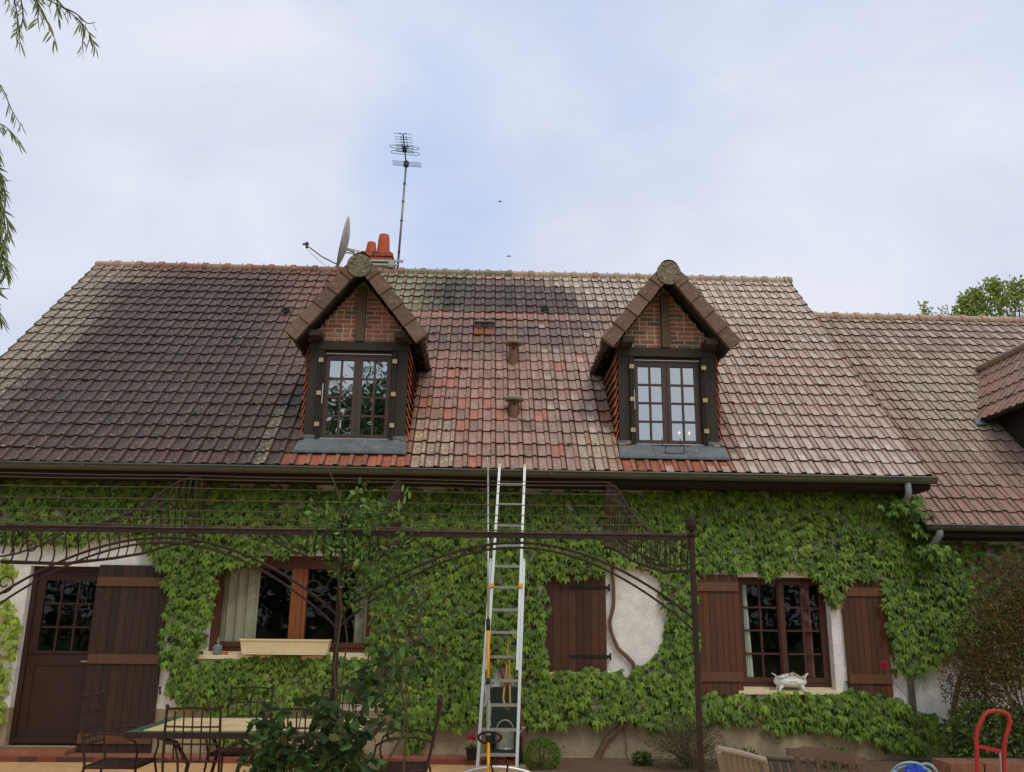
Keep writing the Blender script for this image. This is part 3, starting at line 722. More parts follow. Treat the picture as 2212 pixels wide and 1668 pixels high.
m = MB(); m.blob(-2.07, 3.97, 8.235, .05, .02, .02, 8, 5, c=(*lin(110, 104, 70), 0)); m.blob(-2.1, 3.965, 8.19, .02, .015, .03, 8, 5, c=(*lin(96, 90, 64), 0)); m.build('moss', m_leaf2, chimney)

# ------------------------------------------------------------------ ground-floor joinery
def casement(x0, x1, z0, z1, y, cols, rows, matf, st=.06, fr=.05, glassm=m_glassd):
    wf = MB(); wf.box(x0, x0+fr, y, y+.07, z0, z1); wf.box(x1-fr, x1, y, y+.07, z0, z1); wf.box(x0+fr, x1-fr, y, y+.07, z1-fr, z1); wf.box(x0+fr, x1-fr, y, y+.07, z0, z0+fr)
    xm = (x0+x1)/2
    for (p, q) in ((x0+fr+.002, xm-.002), (xm+.002, x1-fr-.002)):
        a, b = z0+fr+.002, z1-fr-.002
        wf.box(p, p+st, y-.015, y+.045, a, b); wf.box(q-st, q, y-.015, y+.045, a, b); wf.box(p+st, q-st, y-.012, y+.045, a, a+st*1.3); wf.box(p+st, q-st, y-.012, y+.045, b-st, b)
        ga, gb, gc, gd = p+st, q-st, a+st*1.3, b-st
        for i in range(1, cols): xx = ga+(gb-ga)*i/cols; wf.box(xx-.011, xx+.011, y-.008, y+.03, gc, gd)
        for j in range(1, rows):
            zz = gc+(gd-gc)*j/rows
            for i in range(cols): wf.box(ga+(gb-ga)*i/cols+.011, ga+(gb-ga)*(i+1)/cols-.011, y-.006, y+.028, zz-.011, zz+.011)
    wf.box(xm-.028, xm+.028, y-.034, y-.016, z0+fr+.01, z1-fr-.01)
    o = wf.build('window', matf, house)
    gl = MB(); gl.add([(x0+fr, y+.012, z0+fr), (x1-fr, y+.012, z0+fr), (x1-fr, y+.012, z1-fr), (x0+fr, y+.012, z1-fr)], [(0, 1, 2, 3)]); gl.build('pane', glassm, o)
    return o
casement(3.27, 4.44, .86, 2.19, .14, 2, 4, m_frame, st=.045, fr=.045)
# kitchen window: fixed wide panes with an orange centre post
wf = MB(); y = .12; x0, x1, z0, z1 = -3.32, -1.33, 1.22, 2.38
wf.box(x0, x0+.10, y, y+.08, z0, z1); wf.box(x1-.07, x1, y, y+.08, z0, z1); wf.box(x0+.1, x1-.07, y, y+.08, z1-.16, z1); wf.box(x0+.1, x1-.07, y, y+.08, z0, z0+.05); wf.box(x0+.1, x1-.07, y-.02, y+.07, z0+.052, z0+.11)
ow = wf.build('window', m_redwood, house)
mm_ = MB(); mm_.box(-2.36, -2.27, y-.012, y+.06, z0+.112, z1-.162); mm_.box(-2.268, -2.22, y-.03, y+.05, z0+.112, z1-.162); mm_.box(-2.218, -2.165, y-.012, y+.06, z0+.112, z1-.162); mm_.build('centre_post', m_orange, ow)
gl = MB(); gl.add([(x0+.1, y+.03, z0+.1), (x1-.07, y+.03, z0+.1), (x1-.07, y+.03, z1-.1), (x0+.1, y+.03, z1-.1)], [(0, 1, 2, 3)]); gl.build('pane', m_glassd, ow)
sl = MB(); sl.hexa([(-3.42, -.07, 1.13), (-1.28, -.07, 1.13), (-1.28, .13, 1.15), (-3.42, .13, 1.15)], [(-3.42, -.07, 1.175), (-1.28, -.07, 1.175), (-1.28, .13, 1.215), (-3.42, .13, 1.215)]); sl.build('window_sill', m_cream, house)
sl = MB(); sl.hexa([(3.2, -.07, .78), (4.52, -.07, .78), (4.52, .15, .80), (3.2, .15, .80)], [(3.2, -.07, .815), (4.52, -.07, .815), (4.52, .15, .855), (3.2, .15, .855)]); sl.build('window_sill', m_cream, house)
sl = MB(); sl.box(.80, 1.62, -.06, .0, .965, 1.015); sl.build('window_sill', m_cream, house)
# door
dm = MB(); x0, x1, z0, z1, y = -5.56, -4.62, .12, 2.21, .12
dm.box(x0, x0+.06, y-.02, y+.07, z0, z1); dm.box(x1-.06, x1, y-.02, y+.07, z0, z1); dm.box(x0+.06, x1-.06, y-.02, y+.07, z1-.06, z1)
a, b = x0+.063, x1-.063
dm.box(a, a+.10, y, y+.05, z0+.01, z1-.063); dm.box(b-.10, b, y, y+.05, z0+.01, z1-.063); dm.box(a+.1, b-.1, y, y+.05, z1-.17, z1-.063); dm.box(a+.1, b-.1, y, y+.05, 1.03, 1.20); dm.box(a+.1, b-.1, y, y+.05, z0+.01, z0+.16)
dm.box(a+.1, b-.1, y+.012, y+.04, z0+.16, 1.03); dm.box(a+.02, b-.02, y-.02, y, 1.17, 1.20); dm.box(a-.01, b+.01, y-.035, y-.001, z0+.03, z0+.09)
ga, gb, gc, gd = a+.1, b-.1, 1.20, z1-.17
for i in (1, 2): xx = ga+(gb-ga)*i/3; dm.box(xx-.012, xx+.012, y+.004, y+.04, gc, gd)
for j in (1, 2): zz = gc+(gd-gc)*j/3; [dm.box(ga+(gb-ga)*i/3+.012, ga+(gb-ga)*(i+1)/3-.012, y+.006, y+.038, zz-.012, zz+.012) for i in range(3)]
do = dm.build('door', m_door, house); tag(do, 'dark brown half-glazed front door')
gl = MB(); gl.add([(ga, y+.022, gc), (gb, y+.022, gc), (gb, y+.022, gd), (ga, y+.022, gd)], [(0, 1, 2, 3)]); gl.build('pane', m_glassd, do)
m = MB(); m.lathe(0, 0, [(0, 0)], 3); m = MB(); m.tube([(b-.05, y-.005, 1.08), (b-.05, y-.05, 1.08), (b-.14, y-.05, 1.08)], .008, 6); m.build('handle', m_brass, do)
st_ = MB(); st_.box(-6.9, -3.1, -.34, 0, 0, .062); st_.box(-6.9, -4.70, -.33, .14, .0625, .118)
st_.build('doorstep', m_cotto, house)
bs = MB(); x = -6.9
while x < .45:
    bs.box(x+.006, x+.205, -.352, -.341, .005, .058, (*jit(random.choice([lin(128, 66, 54), lin(136, 80, 64), lin(92, 62, 58), lin(130, 72, 58)]), .12), 0)); x += .211
    if -3.1 < x < -2.9: x = -2.9
bs.build('brick_edging', m_brick, house)
pl = MB(); pl.box(-3.09, .45, -.34, 0, 0, .06, (*lin(150, 90, 70), 0)); pl.build('wall_ledge', m_cotto, house)
def shutter(x0, x1, z0, z1, y, n, battens, label, bat=(.055, .022), straps=None, side=1, cols=((90, 58, 38), (78, 51, 35), (98, 60, 38))):
    s = MB(); w_ = (x1-x0)/n
    for i in range(n):
        s.box(x0+i*w_+.0022, x0+(i+1)*w_-.0022, y-.028+random.uniform(-.001, .001), y-.003, z0, z1, (*jit(lin(*random.choice(cols)), .14), 0))
    s.box(x0+.001, x1-.001, y-.012, y-.002, z0+.002, z1-.002, (*lin(34, 22, 18), 0))
    o = s.build('shutter', m_shutv, house); tag(o, label)
    for zz in battens:
        b = MB(); b.box(x0+.006, x1-.006, y-.028-bat[1], y-.0295, zz-bat[0], zz+bat[0], (*jit(lin(104, 72, 50), .08), 0)); b.build('batten', m_shutv, o)
    for zz in (straps or ()):
        b = MB(); xa, xb = (x1-.46, x1+.04); b.box(xa, xb, y-.036, y-.0295, zz-.02, zz+.02); b.tube([(xb, y-.035, zz-.045), (xb, y-.035, zz+.045)], .012, 8); b.build('strap_hinge', m_blk, o)
    return o
sd = ((58, 42, 31), (64, 45, 33), (53, 40, 31))
shutter(-4.70, -3.83, .065, 2.23, -.02, 9, (2.03, 1.12, .22), 'tall dark plank shutter folded back beside the front door', cols=sd)
shutter(.83, 1.59, 1.03, 2.19, -.01, 8, (), 'closed brown shutter with two black strap hinges', straps=(2.03, 1.20), cols=((82, 50, 34), (74, 45, 31), (88, 54, 36)))
shutter(2.73, 3.27, .765, 2.21, -.02, 7, (2.06, .98), 'brown shutter on the left of the right-hand window')
shutter(4.58, 5.13, .755, 2.17, -.02, 7, (2.02, .97), 'brown shutter on the right of the right-hand window', cols=((94, 60, 40), (84, 54, 37), (110, 64, 40)))
m = MB(); m.tube([(-3.80, -.03, .80), (-3.80, -.07, .80), (-3.78, -.08, .72)], .012, 6); m.build('shutter_catch', m_blk, house)
m = MB(); m.tube([(4.56, -.02, .93), (4.56, -.07, .93), (4.56, -.075, .88)], .012, 6); m.build('shutter_catch', m_blk, house)

# curtains
def curtain(x0, x1, z0, z1, y, material, label, lean=0.0):
    m = MB(); n = 40; vs = []
    for j in range(5):
        zz = z0+(z1-z0)*j/4
        for i in range(n+1):
            t_ = i/n; vs.append((x0+(x1-x0)*t_+lean*(1-j/4)*t_, y+.025*math.sin(t_*22+.3*math.sin(j))+.012*math.sin(t_*51), zz))
    m.add(vs, [(j*(n+1)+i, j*(n+1)+i+1, (j+1)*(n+1)+i+1, (j+1)*(n+1)+i) for j in range(4) for i in range(n)])
    tag(m.build('curtain', material, smooth=True), label, 'curtain')
curtain(-3.24, -2.78, 1.30, 2.30, .20, m_curt, 'off-white curtain at the left end of the kitchen window')
curtain(-1.56, -1.38, 1.30, 2.30, .20, m_curt, 'off-white curtain at the right end of the kitchen window behind the climber')
curtain(3.36, 3.43, .93, 2.10, .175, m_whitec, 'narrow white curtain edge in the right-hand window', lean=.04)
curtain(4.16, 4.26, .93, 2.10, .20, m_red, 'dusty red curtain in the right-hand window')

# ------------------------------------------------------------------ wing
wing = thing('house_wing', (9, 4, 0), 'lower tiled wing joined to the right end of the house', 'house')
WC = 3.2; WX0 = 5.54; WX1 = 15.5
w = MB(); w.add([(WX0, .1, 0), (WX1, .1, 0), (WX1, .1, 3.0), (WX0, .1, 3.0)], [(0, 1, 2, 3)]); w.add([(WX1, .1, 0), (WX1, 8, 0), (WX1, 8, 3.2), (WX1, 4, 7.1), (WX1, .1, 3.2)], [(0, 1, 2, 3, 4)]); w.build('wall', m_render, wing)
w = MB(); w.box(WX0, WX1, .085, .0985, 0, .45); w.build('plinth', m_lowwall, wing)
def wing_col(x, s):
    X = WX0+x; n1 = vnoise(X*.8, s*.8, 5)
    c = jit(lin(172, 146, 132), .12)
    c = mixc(c, lin(186, 170, 142), sstep(4.2, 5.6, s)*sstep(8.6, 6.6, X)*.8*n1*1.4)
    c = mixc(c, lin(178, 158, 146), sstep(4.6, 5.4, s)*.6)
    c = mixc(c, lin(146, 104, 92), sstep(1.9, .3, s)*.5+sstep(7.6, 8.6, X)*sstep(2.8, 1.6, s)*.5)
    hi = lo = c
    if s > 4.2 and random.random() < .5: lo = hi = mixc(c, lin(206, 192, 174), .55)
    return hi, lo, jit(mixc(c, lin(146, 116, 102), .6), .08), .55*sstep(1.0, 2.6, s)*sstep(5.2, 3.8, s)*sstep(6.0, 6.8, X)+.2
# dormer on the wing (only its left slope shows)
RB = np.array([8.31, 2.54, 5.74]); EB = np.array([7.52, 1.42, 4.62])
wa = math.atan2(RB[2]-EB[2], RB[0]-EB[0])
def keep_wing(p, x, s): return not (p[0] > 7.8 and p[1] < 1.3 and p[0] < 9.0 and p[1] > -.1)
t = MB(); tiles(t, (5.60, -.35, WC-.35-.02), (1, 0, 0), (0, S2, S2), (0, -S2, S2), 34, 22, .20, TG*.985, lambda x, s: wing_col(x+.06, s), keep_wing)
t.add([(WX0-.35, 4, 7.18), (WX1, 4, 7.18), (WX1, 8.3, 2.85), (WX0-.35, 8.3, 2.85)], [(0, 3, 2, 1)], (*lin(150, 110, 96), .2))
t.build('roof_tiles', m_tile, wing)
ridge(wing, 5.75, 15.5, 4.0, 7.15, colf=lambda x: mixc(lin(178, 138, 122), lin(190, 158, 136), random.random()))
w = MB(); w.box(5.7, 15.4, -.33, -.30, 2.70, 2.81); w.box(5.7, 15.4, -.299, .1, 2.69, 2.72); w.build('fascia_and_soffit', m_soffit, wing)
gutter(wing, 5.62, 15.4, -.40, 2.83, .065, None)
pm = MB(); pm.tube([(5.75, -.4, 2.77), (5.75, -.4, 2.72), (5.72, -.30, 2.62), (5.68, -.10, 2.46), (5.66, -.0, 2.38), (5.66, .03, 2.0)], .045, 12); pm.build('downpipe', m_pvc, wing, smooth=True)
xd_ = MB(); sx = -1
u = np.array([math.cos(wa), 0, math.sin(wa)]); nrm = np.array([-math.sin(wa), 0, math.cos(wa)])
Ls = math.hypot(RB[2]-EB[2], RB[0]-EB[0]); fy = -.35
wd = MB(); e0 = np.array([EB[0]-.0, 0, EB[2]]); r0 = np.array([RB[0], 0, RB[2]])
def qq(p, y, n_): return (p[0]+nrm[0]*n_, y, p[2]+nrm[2]*n_)
wd.hexa([qq(e0, fy, -.05), qq(r0, fy, -.05), qq(r0, RB[1], -.05), qq(e0, EB[1], -.05)], [qq(e0, fy, -.02), qq(r0, fy, -.02), qq(r0, RB[1], -.02), qq(e0, EB[1], -.02)])
mr_ = (2*RB[0]-EB[0])
wd.hexa([(mr_, fy, EB[2]-.05), (RB[0], fy, RB[2]-.06), (RB[0], RB[1], RB[2]-.06), (mr_, EB[1], EB[2]-.05)], [(mr_, fy, EB[2]), (RB[0], fy, RB[2]-.01), (RB[0], RB[1], RB[2]-.01), (mr_, EB[1], EB[2])])
wd.box(7.80, 7.86, .0, 1.4, 3.2, 4.72); wd.box(8.78, 8.84, .0, 1.4, 3.2, 4.72); wd.box(7.86, 8.78, .02, .1, 4.55, 5.2)
wdo = wd.build('dormer', m_soffit, wing)
gw = MB(); gw.add([(7.86, .03, 4.50), (8.78, .03, 4.50), (8.84, .03, 4.66), (RB[0], .03, RB[2]-.14), (7.80, .03, 4.66)], [(0, 1, 2, 3, 4)]); gw.build('gable_infill', m_shutv, wdo)
gf = MB()
for (xa, xb) in ((7.862, 7.93), (8.28, 8.36), (8.71, 8.778)): gf.box(xa, xb, .03, .09, 3.24, 4.548)
for zz in (3.24, 3.55, 3.86, 4.17, 4.48): gf.box(7.931, 8.279, .035, .085, zz, zz+.06); gf.box(8.361, 8.709, .035, .085, zz, zz+.06)
gf.build('window_frame', m_dframe, wdo)
gg = MB(); gg.add([(7.93, .06, 3.25), (8.71, .06, 3.25), (8.71, .06, 4.54), (7.93, .06, 4.54)], [(0, 1, 2, 3)]); gg.build('window_panes', m_glass, wdo)
gb = MB(); gb.add([(7.862, .9, 3.2), (8.778, .9, 3.2), (8.778, .9, 4.6), (7.862, .9, 4.6), (7.862, .1, 3.22), (8.778, .1, 3.22)], [(0, 1, 2, 3), (4, 5, 1, 0)]); gb.build('room', m_room, wdo)
tm = MB(); nc_ = 17
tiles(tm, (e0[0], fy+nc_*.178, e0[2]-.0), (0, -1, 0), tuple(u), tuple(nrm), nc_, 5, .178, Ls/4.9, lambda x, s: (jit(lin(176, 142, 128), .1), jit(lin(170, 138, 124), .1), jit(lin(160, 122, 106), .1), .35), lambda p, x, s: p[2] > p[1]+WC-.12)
tm.build('slope_tiles', m_tile, wdo)
rm_ = MB()
rm_.col(lin(120, 98, 84)); rm_.tube([(RB[0], fy, RB[2]+.01), (RB[0], RB[1], RB[2]+.01)], .085, 10); rm_.build('dormer_ridge', m_tile, wdo)
fl = MB(); fl.hexa([(7.38, 1.30, 4.50), (7.55, 1.30, 4.50), (7.55, 1.42, 4.62), (7.42, 1.42, 4.62)], [(7.38, 1.27, 4.53), (7.55, 1.27, 4.53), (7.55, 1.40, 4.66), (7.42, 1.40, 4.66)]); fl.build('valley_flashing', m_zincl, wdo)

# ------------------------------------------------------------------ aerial and dish
ant = thing('television_aerial', (-1.62, 3.95, 7.9), 'tall grey mast carrying a television aerial beside the chimney', 'antenna')
m = MB(); mb_, mt_ = (-1.635, 3.95, 7.86), (-1.565, 3.95, 10.06); m.tube([mb_, mt_], .021, 10); m.build('mast', m_antg, ant, smooth=True)
for k in (.17, .46, .64, .81): m = MB(); p = Vector(mb_).lerp(Vector(mt_), k); m.lathe(p.x, p.y, [(.0, -.015), (.027, -.015), (.027, .015), (0, .015)], 10, oz=p.z); m.build('mast_ring', m_antd, ant)
m = MB()
m.lathe(-1.565, 3.95, [(0, -.05), (.05, -.05), (.055, .04), (.02, .08), (0, .08)], 8, oz=10.06); m.build('clamp', m_antd, ant)
bo = MB(); bz = 10.09; bo.tube([(-1.575, 4.15, bz), (-1.545, 2.95, bz+.02)], .014, 6); bo.box(-1.595, -1.52, 3.42, 3.52, bz-.03, bz+.05); bo.build('boom', m_antd, ant)
for i, yy in enumerate((2.97, 3.09, 3.17, 3.27, 3.36, 3.42, 3.48)):
    m = MB(); m.tube([(-1.55-.165, yy, bz+.045), (-1.55+.165, yy, bz+.03)], .0045, 5)
    for dx in (-.05, .05): m.box(-1.55+dx-.012, -1.55+dx+.012, yy-.008, yy+.008, bz+.028, bz+.05)
    m.build('element', m_antd, ant)
def loop(cx, yy, z, hw_, hh, tilt):
    pts = []
    for sx in (-1, 1):
        for a in np.linspace(-PI/2, PI/2, 7): pts.append((cx+sx*(hw_-hh)+sx*hh*math.cos(a), yy+sx*math.sin(a)*hh*sx, z+sx*math.sin(a)*0-tilt*sx))
    o_ = []
    for a in np.linspace(-PI/2, PI/2, 7): o_.append((cx+(hw_-hh)+hh*math.cos(a), yy+hh*math.sin(a), z-tilt))
    for a in np.linspace(PI/2, 3*PI/2, 7): o_.append((cx-(hw_-hh)+hh*math.cos(a), yy+hh*math.sin(a), z+tilt))
    return o_
for (yy, hw_, hh) in ((3.42, .27, .05), (3.62, .27, .055), (3.56, .17, .035), (3.98, .27, .03), (4.09, .27, .025)):
    m = MB(); m.tube(loop(-1.56, yy, bz+.02, hw_, hh, .015), .0055, 5, closed=True); m.build('folded_dipole', m_antd, ant)
m = MB(); m.box(-2.5, -1.53, 3.90, 3.935, 8.02, 8.06); m.box(-2.15, -1.62, 3.86, 3.89, 7.93, 7.965); m.box(-1.80, -1.70, 3.87, 3.94, 7.90, 8.04); m.tube([(-1.66, 3.93, 7.86), (-1.58, 3.93, 7.86)], .012, 6); m.build('strap_bracket', m_alud, ant)

dish = thing('satellite_dish', (-2.5, 4.0, 8.1), 'weathered grey satellite dish seen almost edge-on left of the chimney', 'satellite dish')
dn = Vector((-math.cos(R(11)), -math.sin(R(9)), .17)).normalized(); up_ = (Vector((0, 0, 1))-dn*dn.z).normalized(); sd_ = up_.cross(dn)
dc_ = Vector((-2.66, 3.93, 8.40)); m = MB(); vs = []; rr = [0, .15, .3, .42, .495]; n = 32
for r_ in rr:
    for j in range(n): a = 2*PI*j/n; vs.append(tuple(dc_+(up_*math.cos(a)*1.0+sd_*math.sin(a)*.92)*r_+dn*(r_*r_*.40-.08)))
for r_ in reversed(rr):
    for j in range(n): a = 2*PI*j/n; vs.append(tuple(dc_+(up_*math.cos(a)*1.0+sd_*math.sin(a)*.92)*(r_+(.004 if r_ > .4 else 0))+dn*(r_*r_*.40-.092)))
m.add(vs, [(i*n+j, i*n+(j+1) % n, (i+1)*n+(j+1) % n, (i+1)*n+j) for i in range(2*len(rr)-1) for j in range(n)]); m.build('reflector', m_dish, dish, smooth=True)
bt = dc_-up_*.47
m = MB(); lnb = Vector((-3.26, 3.62, 8.17)); m.tube([bt-dn*.02, bt+(lnb-bt)*.5+Vector((0, 0, -.03)), bt+(lnb-bt)*.9, lnb+Vector((0, 0, -.01))], .013, 8); m.build('feed_arm', m_alud, dish, smooth=True)
m = MB(); m.tube([lnb+Vector((.0, 0, -.04)), lnb+Vector((-.01, 0, .07))], .026, 8); m.tube([lnb+Vector((-.08, 0, .03)), lnb+Vector((.03, 0, .04))], .02, 8); m.build('feed_horn', m_antd, dish)
m = MB(); m.tube([lnb+Vector((-.03, 0, 0)), lnb+Vector((.02, 0, -.09)), bt+Vector((-.25, 0, .0)), bt+Vector((-.12, 0, -.07)), bt+Vector((.06, 0, -.02)), bt+Vector((.16, 0, -.09))], .004, 5); m.build('cable', m_alud, dish)
m = MB(); m.bar(dc_-up_*.12-dn*.06, (-2.44, 3.95, 8.23), .05, .045); m.bar(dc_-up_*.20-dn*.06, (-2.44, 3.95, 8.19), .03, .02); m.tube([(-2.46, 3.95, 7.9), (-2.46, 3.95, 8.27)], .017, 8); m.box(-2.70, -2.60, 3.93, 3.97, 8.33, 8.42) if False else None; m.box(-2.42, -2.36, 3.94, 3.96, 8.23, 8.25); m.box(-2.42, -2.36, 3.94, 3.96, 8.15, 8.17)
m.build('mount', m_alud, dish)

# ------------------------------------------------------------------ pergola
perg = thing('pergola', (0, -2.5, 0), 'rust-brown wrought iron pergola with wires between the camera and the house', 'pergola')
FY = -4.8; PX_ = (-6.1, -3.54, -1.0, 1.56)
CURVE = [(-.12, 3.26), (-.5, 3.26), (-.8, 3.22), (-1.25, 3.11), (-1.65, 2.955), (-2.1, 2.77), (-2.5, 2.615), (-2.95, 2.485), (-3.4, 2.38), (-3.9, 2.305), (-4.4, 2.262), (-4.78, 2.245)]
LOW = [(-.12, 2.52), (-.5, 2.49), (-1.28, 2.39), (-2.09, 2.24), (-2.83, 2.14), (-3.82, 2.03), (-4.78, 1.985)]
for x in PX_:
    m = MB(); m.box(x-.0175, x+.0175, FY-.0175, FY+.0175, 0, 2.235); m.box(x-.045, x+.045, FY-.045, FY+.045, 0, .02)
    po = m.build('post', m_iron, perg)
    m = MB(); m.lathe(x, FY, [(0, 2.236), (.028, 2.236), (.032, 2.25), (.016, 2.262), (.02, 2.27), (.036, 2.30), (.04, 2.32), (.034, 2.35), (.02, 2.385), (.006, 2.405), (0, 2.408)], 12)
    for k in range(40):
        a = k*2.4; zz = 2.285+k*.0027; rr_ = .036 if zz < 2.34 else .036-(zz-2.34)*.42
        m.blob(x+rr_*math.cos(a), FY+rr_*math.sin(a), zz, .008, .008, .007, 5, 4)
    m.build('pine_cone_finial', m_iron, po)
m = MB(); m.box(PX_[0], PX_[-1]-.021, FY-.014, FY+.014, 2.203, 2.232); m.box(PX_[0], PX_[-1]-.021, FY-.018, FY+.018, 2.233, 2.240); m.build('front_beam', m_iron, perg)
for x in (-3.42, -1.0, 1.56):
    m = MB(); m.tube([(x, a, b) for a, b in CURVE], .017, 6, flat=.6); m.tube([(x, a, b) for a, b in LOW], .014, 6, flat=.7)
    yy = -.25
    while yy > -4.7:
        zt = np.interp(-yy, [-a for a, b in CURVE], [b for a, b in CURVE]); zb = np.interp(-yy, [-a for a, b in LOW], [b for a, b in LOW])
        H = zt-zb; am = min(.045, H*.12); pts = [(x+.0, yy+am*math.sin(2*PI*t_), zb+H*t_) for t_ in np.linspace(0, 1, 9)]
        m.tube(pts, .011, 5, flat=.5); yy -= .21
    m.build('side_panel', m_iron, perg)
def spiral(cx, cz, r0, turns, a0, sgn, y=FY, n=26):
    return [(cx+sgn*(r0*(1-.78*i/n))*math.cos(a0+turns*2*PI*i/n), y, cz+(r0*(1-.78*i/n))*math.sin(a0+turns*2*PI*i/n)) for i in range(n+1)]
for i in range(3):
    xa, xb = PX_[i]+.02, PX_[i+1]-.02; xm, hs = (xa+xb)/2, (xb-xa)/2
    for off, rr_ in ((0, .0085), (.065, .0095)):
        m = MB(); n = 32; zb0, zt0 = 1.57+off*1.3, 2.135+off*.55
        pts = []
        for k in range(n+1):
            t_ = -1+2*k/n; a = t_*.98
            h_ = math.cos(a*PI/2*.86); h_ = (h_-math.cos(.98*PI/2*.86))/(1-math.cos(.98*PI/2*.86))
            pts.append((xm+t_*hs, FY, zb0+(zt0-zb0)*h_**.92))
        m.tube(pts, rr_, 6); m.build('arch_rod', m_iron, perg)
    for sg, xe in ((1, xb), (-1, xa)):
        m = MB()
        m.tube(spiral(xe-sg*.16, 1.835, .075, 1.35, PI*1.15 if sg > 0 else PI*1.15, -1 if sg > 0 else 1), .0055, 5)
        m.tube([(xe-sg*.07, FY, 1.86), (xe-sg*.02, FY, 1.92), (xe-sg*.02, FY, 1.99)], .0055, 5)
        m.tube(spiral(xe-sg*.30, 2.09, .055, 1.2, 0, sg), .0055, 5)
        m.tube(spiral(xe-sg*.45, 2.14, .045, 1.2, 1.2, -sg), .0055, 5)
        m.tube([(xe-sg*.02, FY, 2.03), (xe-sg*.10, FY, 2.02), (xe-sg*.20, FY, 2.04), (xe-sg*.34, FY, 2.09), (xe-sg*.52, FY, 2.19)], .007, 5)
        for q in (.05, .11, .17, .23): m.tube([(xe-sg*q, FY, 2.04), (xe-sg*(q+.012), FY, 2.12), (xe-sg*q, FY, 2.20)], .006, 5)
        m.tube(spiral(xe-sg*.06, 1.72, .035, 1.1, 2.0, sg), .0045, 5)
        m.build('scrollwork', m_iron, perg)
for (yy, zz) in ((-.80, 3.245), (-1.25, 3.135), (-1.65, 2.98), (-2.1, 2.795), (-2.5, 2.64), (-2.95, 2.51), (-3.4, 2.405), (-3.95, 2.325), (-4.5, 2.28)):
    m = MB(); pts = []
    for i in range(len(PX_)-1):
        for k in range(8): t_ = k/8; pts.append((PX_[i]+(PX_[i+1]-PX_[i])*t_, yy, zz-.035*4*t_*(1-t_)*random.uniform(.6, 1)*.35))
    pts.append((PX_[-1], yy, zz)); m.tube(pts, .0056, 5); m.build('wire', m_wire, perg)

# ------------------------------------------------------------------ ladder, lance
lad = thing('ladder', (.25, -1.5, 0), 'aluminium extension ladder leaning on the gutter', 'ladder')
def LP(z, dx, off=0): 
    k = (-.56+1.5)/3.45; y = -1.5+k*z
    nn_ = Vector((0, -1, k)).normalized()
    xc_ = .215+.16*z/3.45
    p = Vector((xc_+dx, y, z))+nn_*off; return p
for sx in (-1, 1):
    m = MB(); m.bar(LP(0, sx*.205, .0), LP(2.28, sx*.192+.002, .0), .032, .06, up=(0, -1, .27)); o_ = m.build('lower_stile', m_alu, lad)
    m = MB(); m.bar(LP(1.08, sx*.165, .055), LP(3.415, sx*.155, .055), .030, .05, up=(0, -1, .27)); m.build('upper_stile', m_alu, lad)
    m = MB(); m.bar(LP(3.416, sx*.155, .055), LP(3.455, sx*.155, .055), .03, .055, up=(0, -1, .27)); m.bar(LP(2.281, sx*.192, 0), LP(2.31, sx*.192, 0), .03, .064, up=(0, -1, .27)); m.build('end_cap', m_cream if sx < 0 else m_cream, lad)
    m = MB(); m.bar(LP(1.96, sx*.165, .09), LP(2.0, sx*.165, .09), .05, .03, up=(0, -1, .27)); m.build('guide_bracket', m_yel, lad)
for k, zz in enumerate([3.20, 2.95, 2.695, 2.45, 2.21, 1.97, 1.72, 1.475, 1.23, .985, .74, .50, .26]):
    m = MB(); up = zz > 1.3; hw_ = .15 if up else .195
    p, q = LP(zz, -hw_, .055 if up else 0), LP(zz, hw_, .055 if up else 0); m.bar(p, q, .040, .030); m.build('rung', m_alud, lad)
m = MB()
pts = []
for a in np.linspace(-.85, .85, 21): pts.append((.225+.62*math.sin(a), -1.56, .155+.62*(math.cos(a)-1)*.55))
m.tube(pts, .024, 8, flat=.8); m.build('stabiliser_bar', m_alu, lad, smooth=True)
m = MB(); pts = [LP(1.42, .06, -.03)+Vector((0, 0, 0)), LP(1.25, .055, -.04), LP(1.0, .045, -.05), LP(.82, .03, -.04), LP(.72, .055, -.03), LP(.70, .085, -.03), LP(.75, .11, -.03), LP(.88, .10, -.02), LP(1.1, .085, -.02), LP(1.22, .08, 0)]
m.tube(pts, .011, 6, flat=.3); tag(m.build('webbing_strap', m_strap), 'yellow webbing strap hanging in a loop from a ladder rung', 'strap')

lance = thing('telescopic_lance', (.14, -2.0, 0), 'telescopic spray lance with yellow handle propped in front of the ladder', 'lance')
def LC(z, dx=0, off=0):
    y = -1.98+(-.70+1.98)*z/3.5; x = .13+(-.055)*z/3.5; return Vector((x+dx, y-off, z))
def zs(v):  # height on the lance line seen at image row v
    a, b = 0.0, 3.6
    for _ in range(40):
        mid = (a+b)/2; p = LC(mid); d = np.array(p)-CP; vv = H0/2-FPX*(d@AX[1])/(d@AX[2])
        if vv > v: a = mid
        else: b = mid
    return a
z_gb, z_gt, z_yt, z_s = zs(1488), zs(1474), zs(1345), zs(1178)
m = MB(); m.tube([LC(zs(1352)), LC(zs(1030))], .0125, 10); m.tube([LC(zs(1185)), LC(zs(1170))], .02, 10); m.build('silver_tube', m_alu, lance, smooth=True)
m = MB(); m.tube([LC(zs(1030)), LC(zs(1005)), LC(zs(990), -.012)], .008, 8); m.tube([LC(zs(996), -.008), LC(zs(988), -.016)], .011, 8); m.build('spray_tip', m_alud, lance)
for za_, zb_ in ((zs(1470), zs(1355)), (0.0, zs(1602))):
    m = MB(); m.tube([LC(za_), LC(zb_)], .0165, 12); m.build('yellow_tube', m_yel, lance, smooth=True)
for a_, b_ in ((1362, 1338), (1482, 1467), (1604, 1590)):
    m = MB(); m.tube([LC(zs(a_)), LC(zs(b_))], .023, 12); m.build('grip_collar', m_blk, lance, smooth=True)
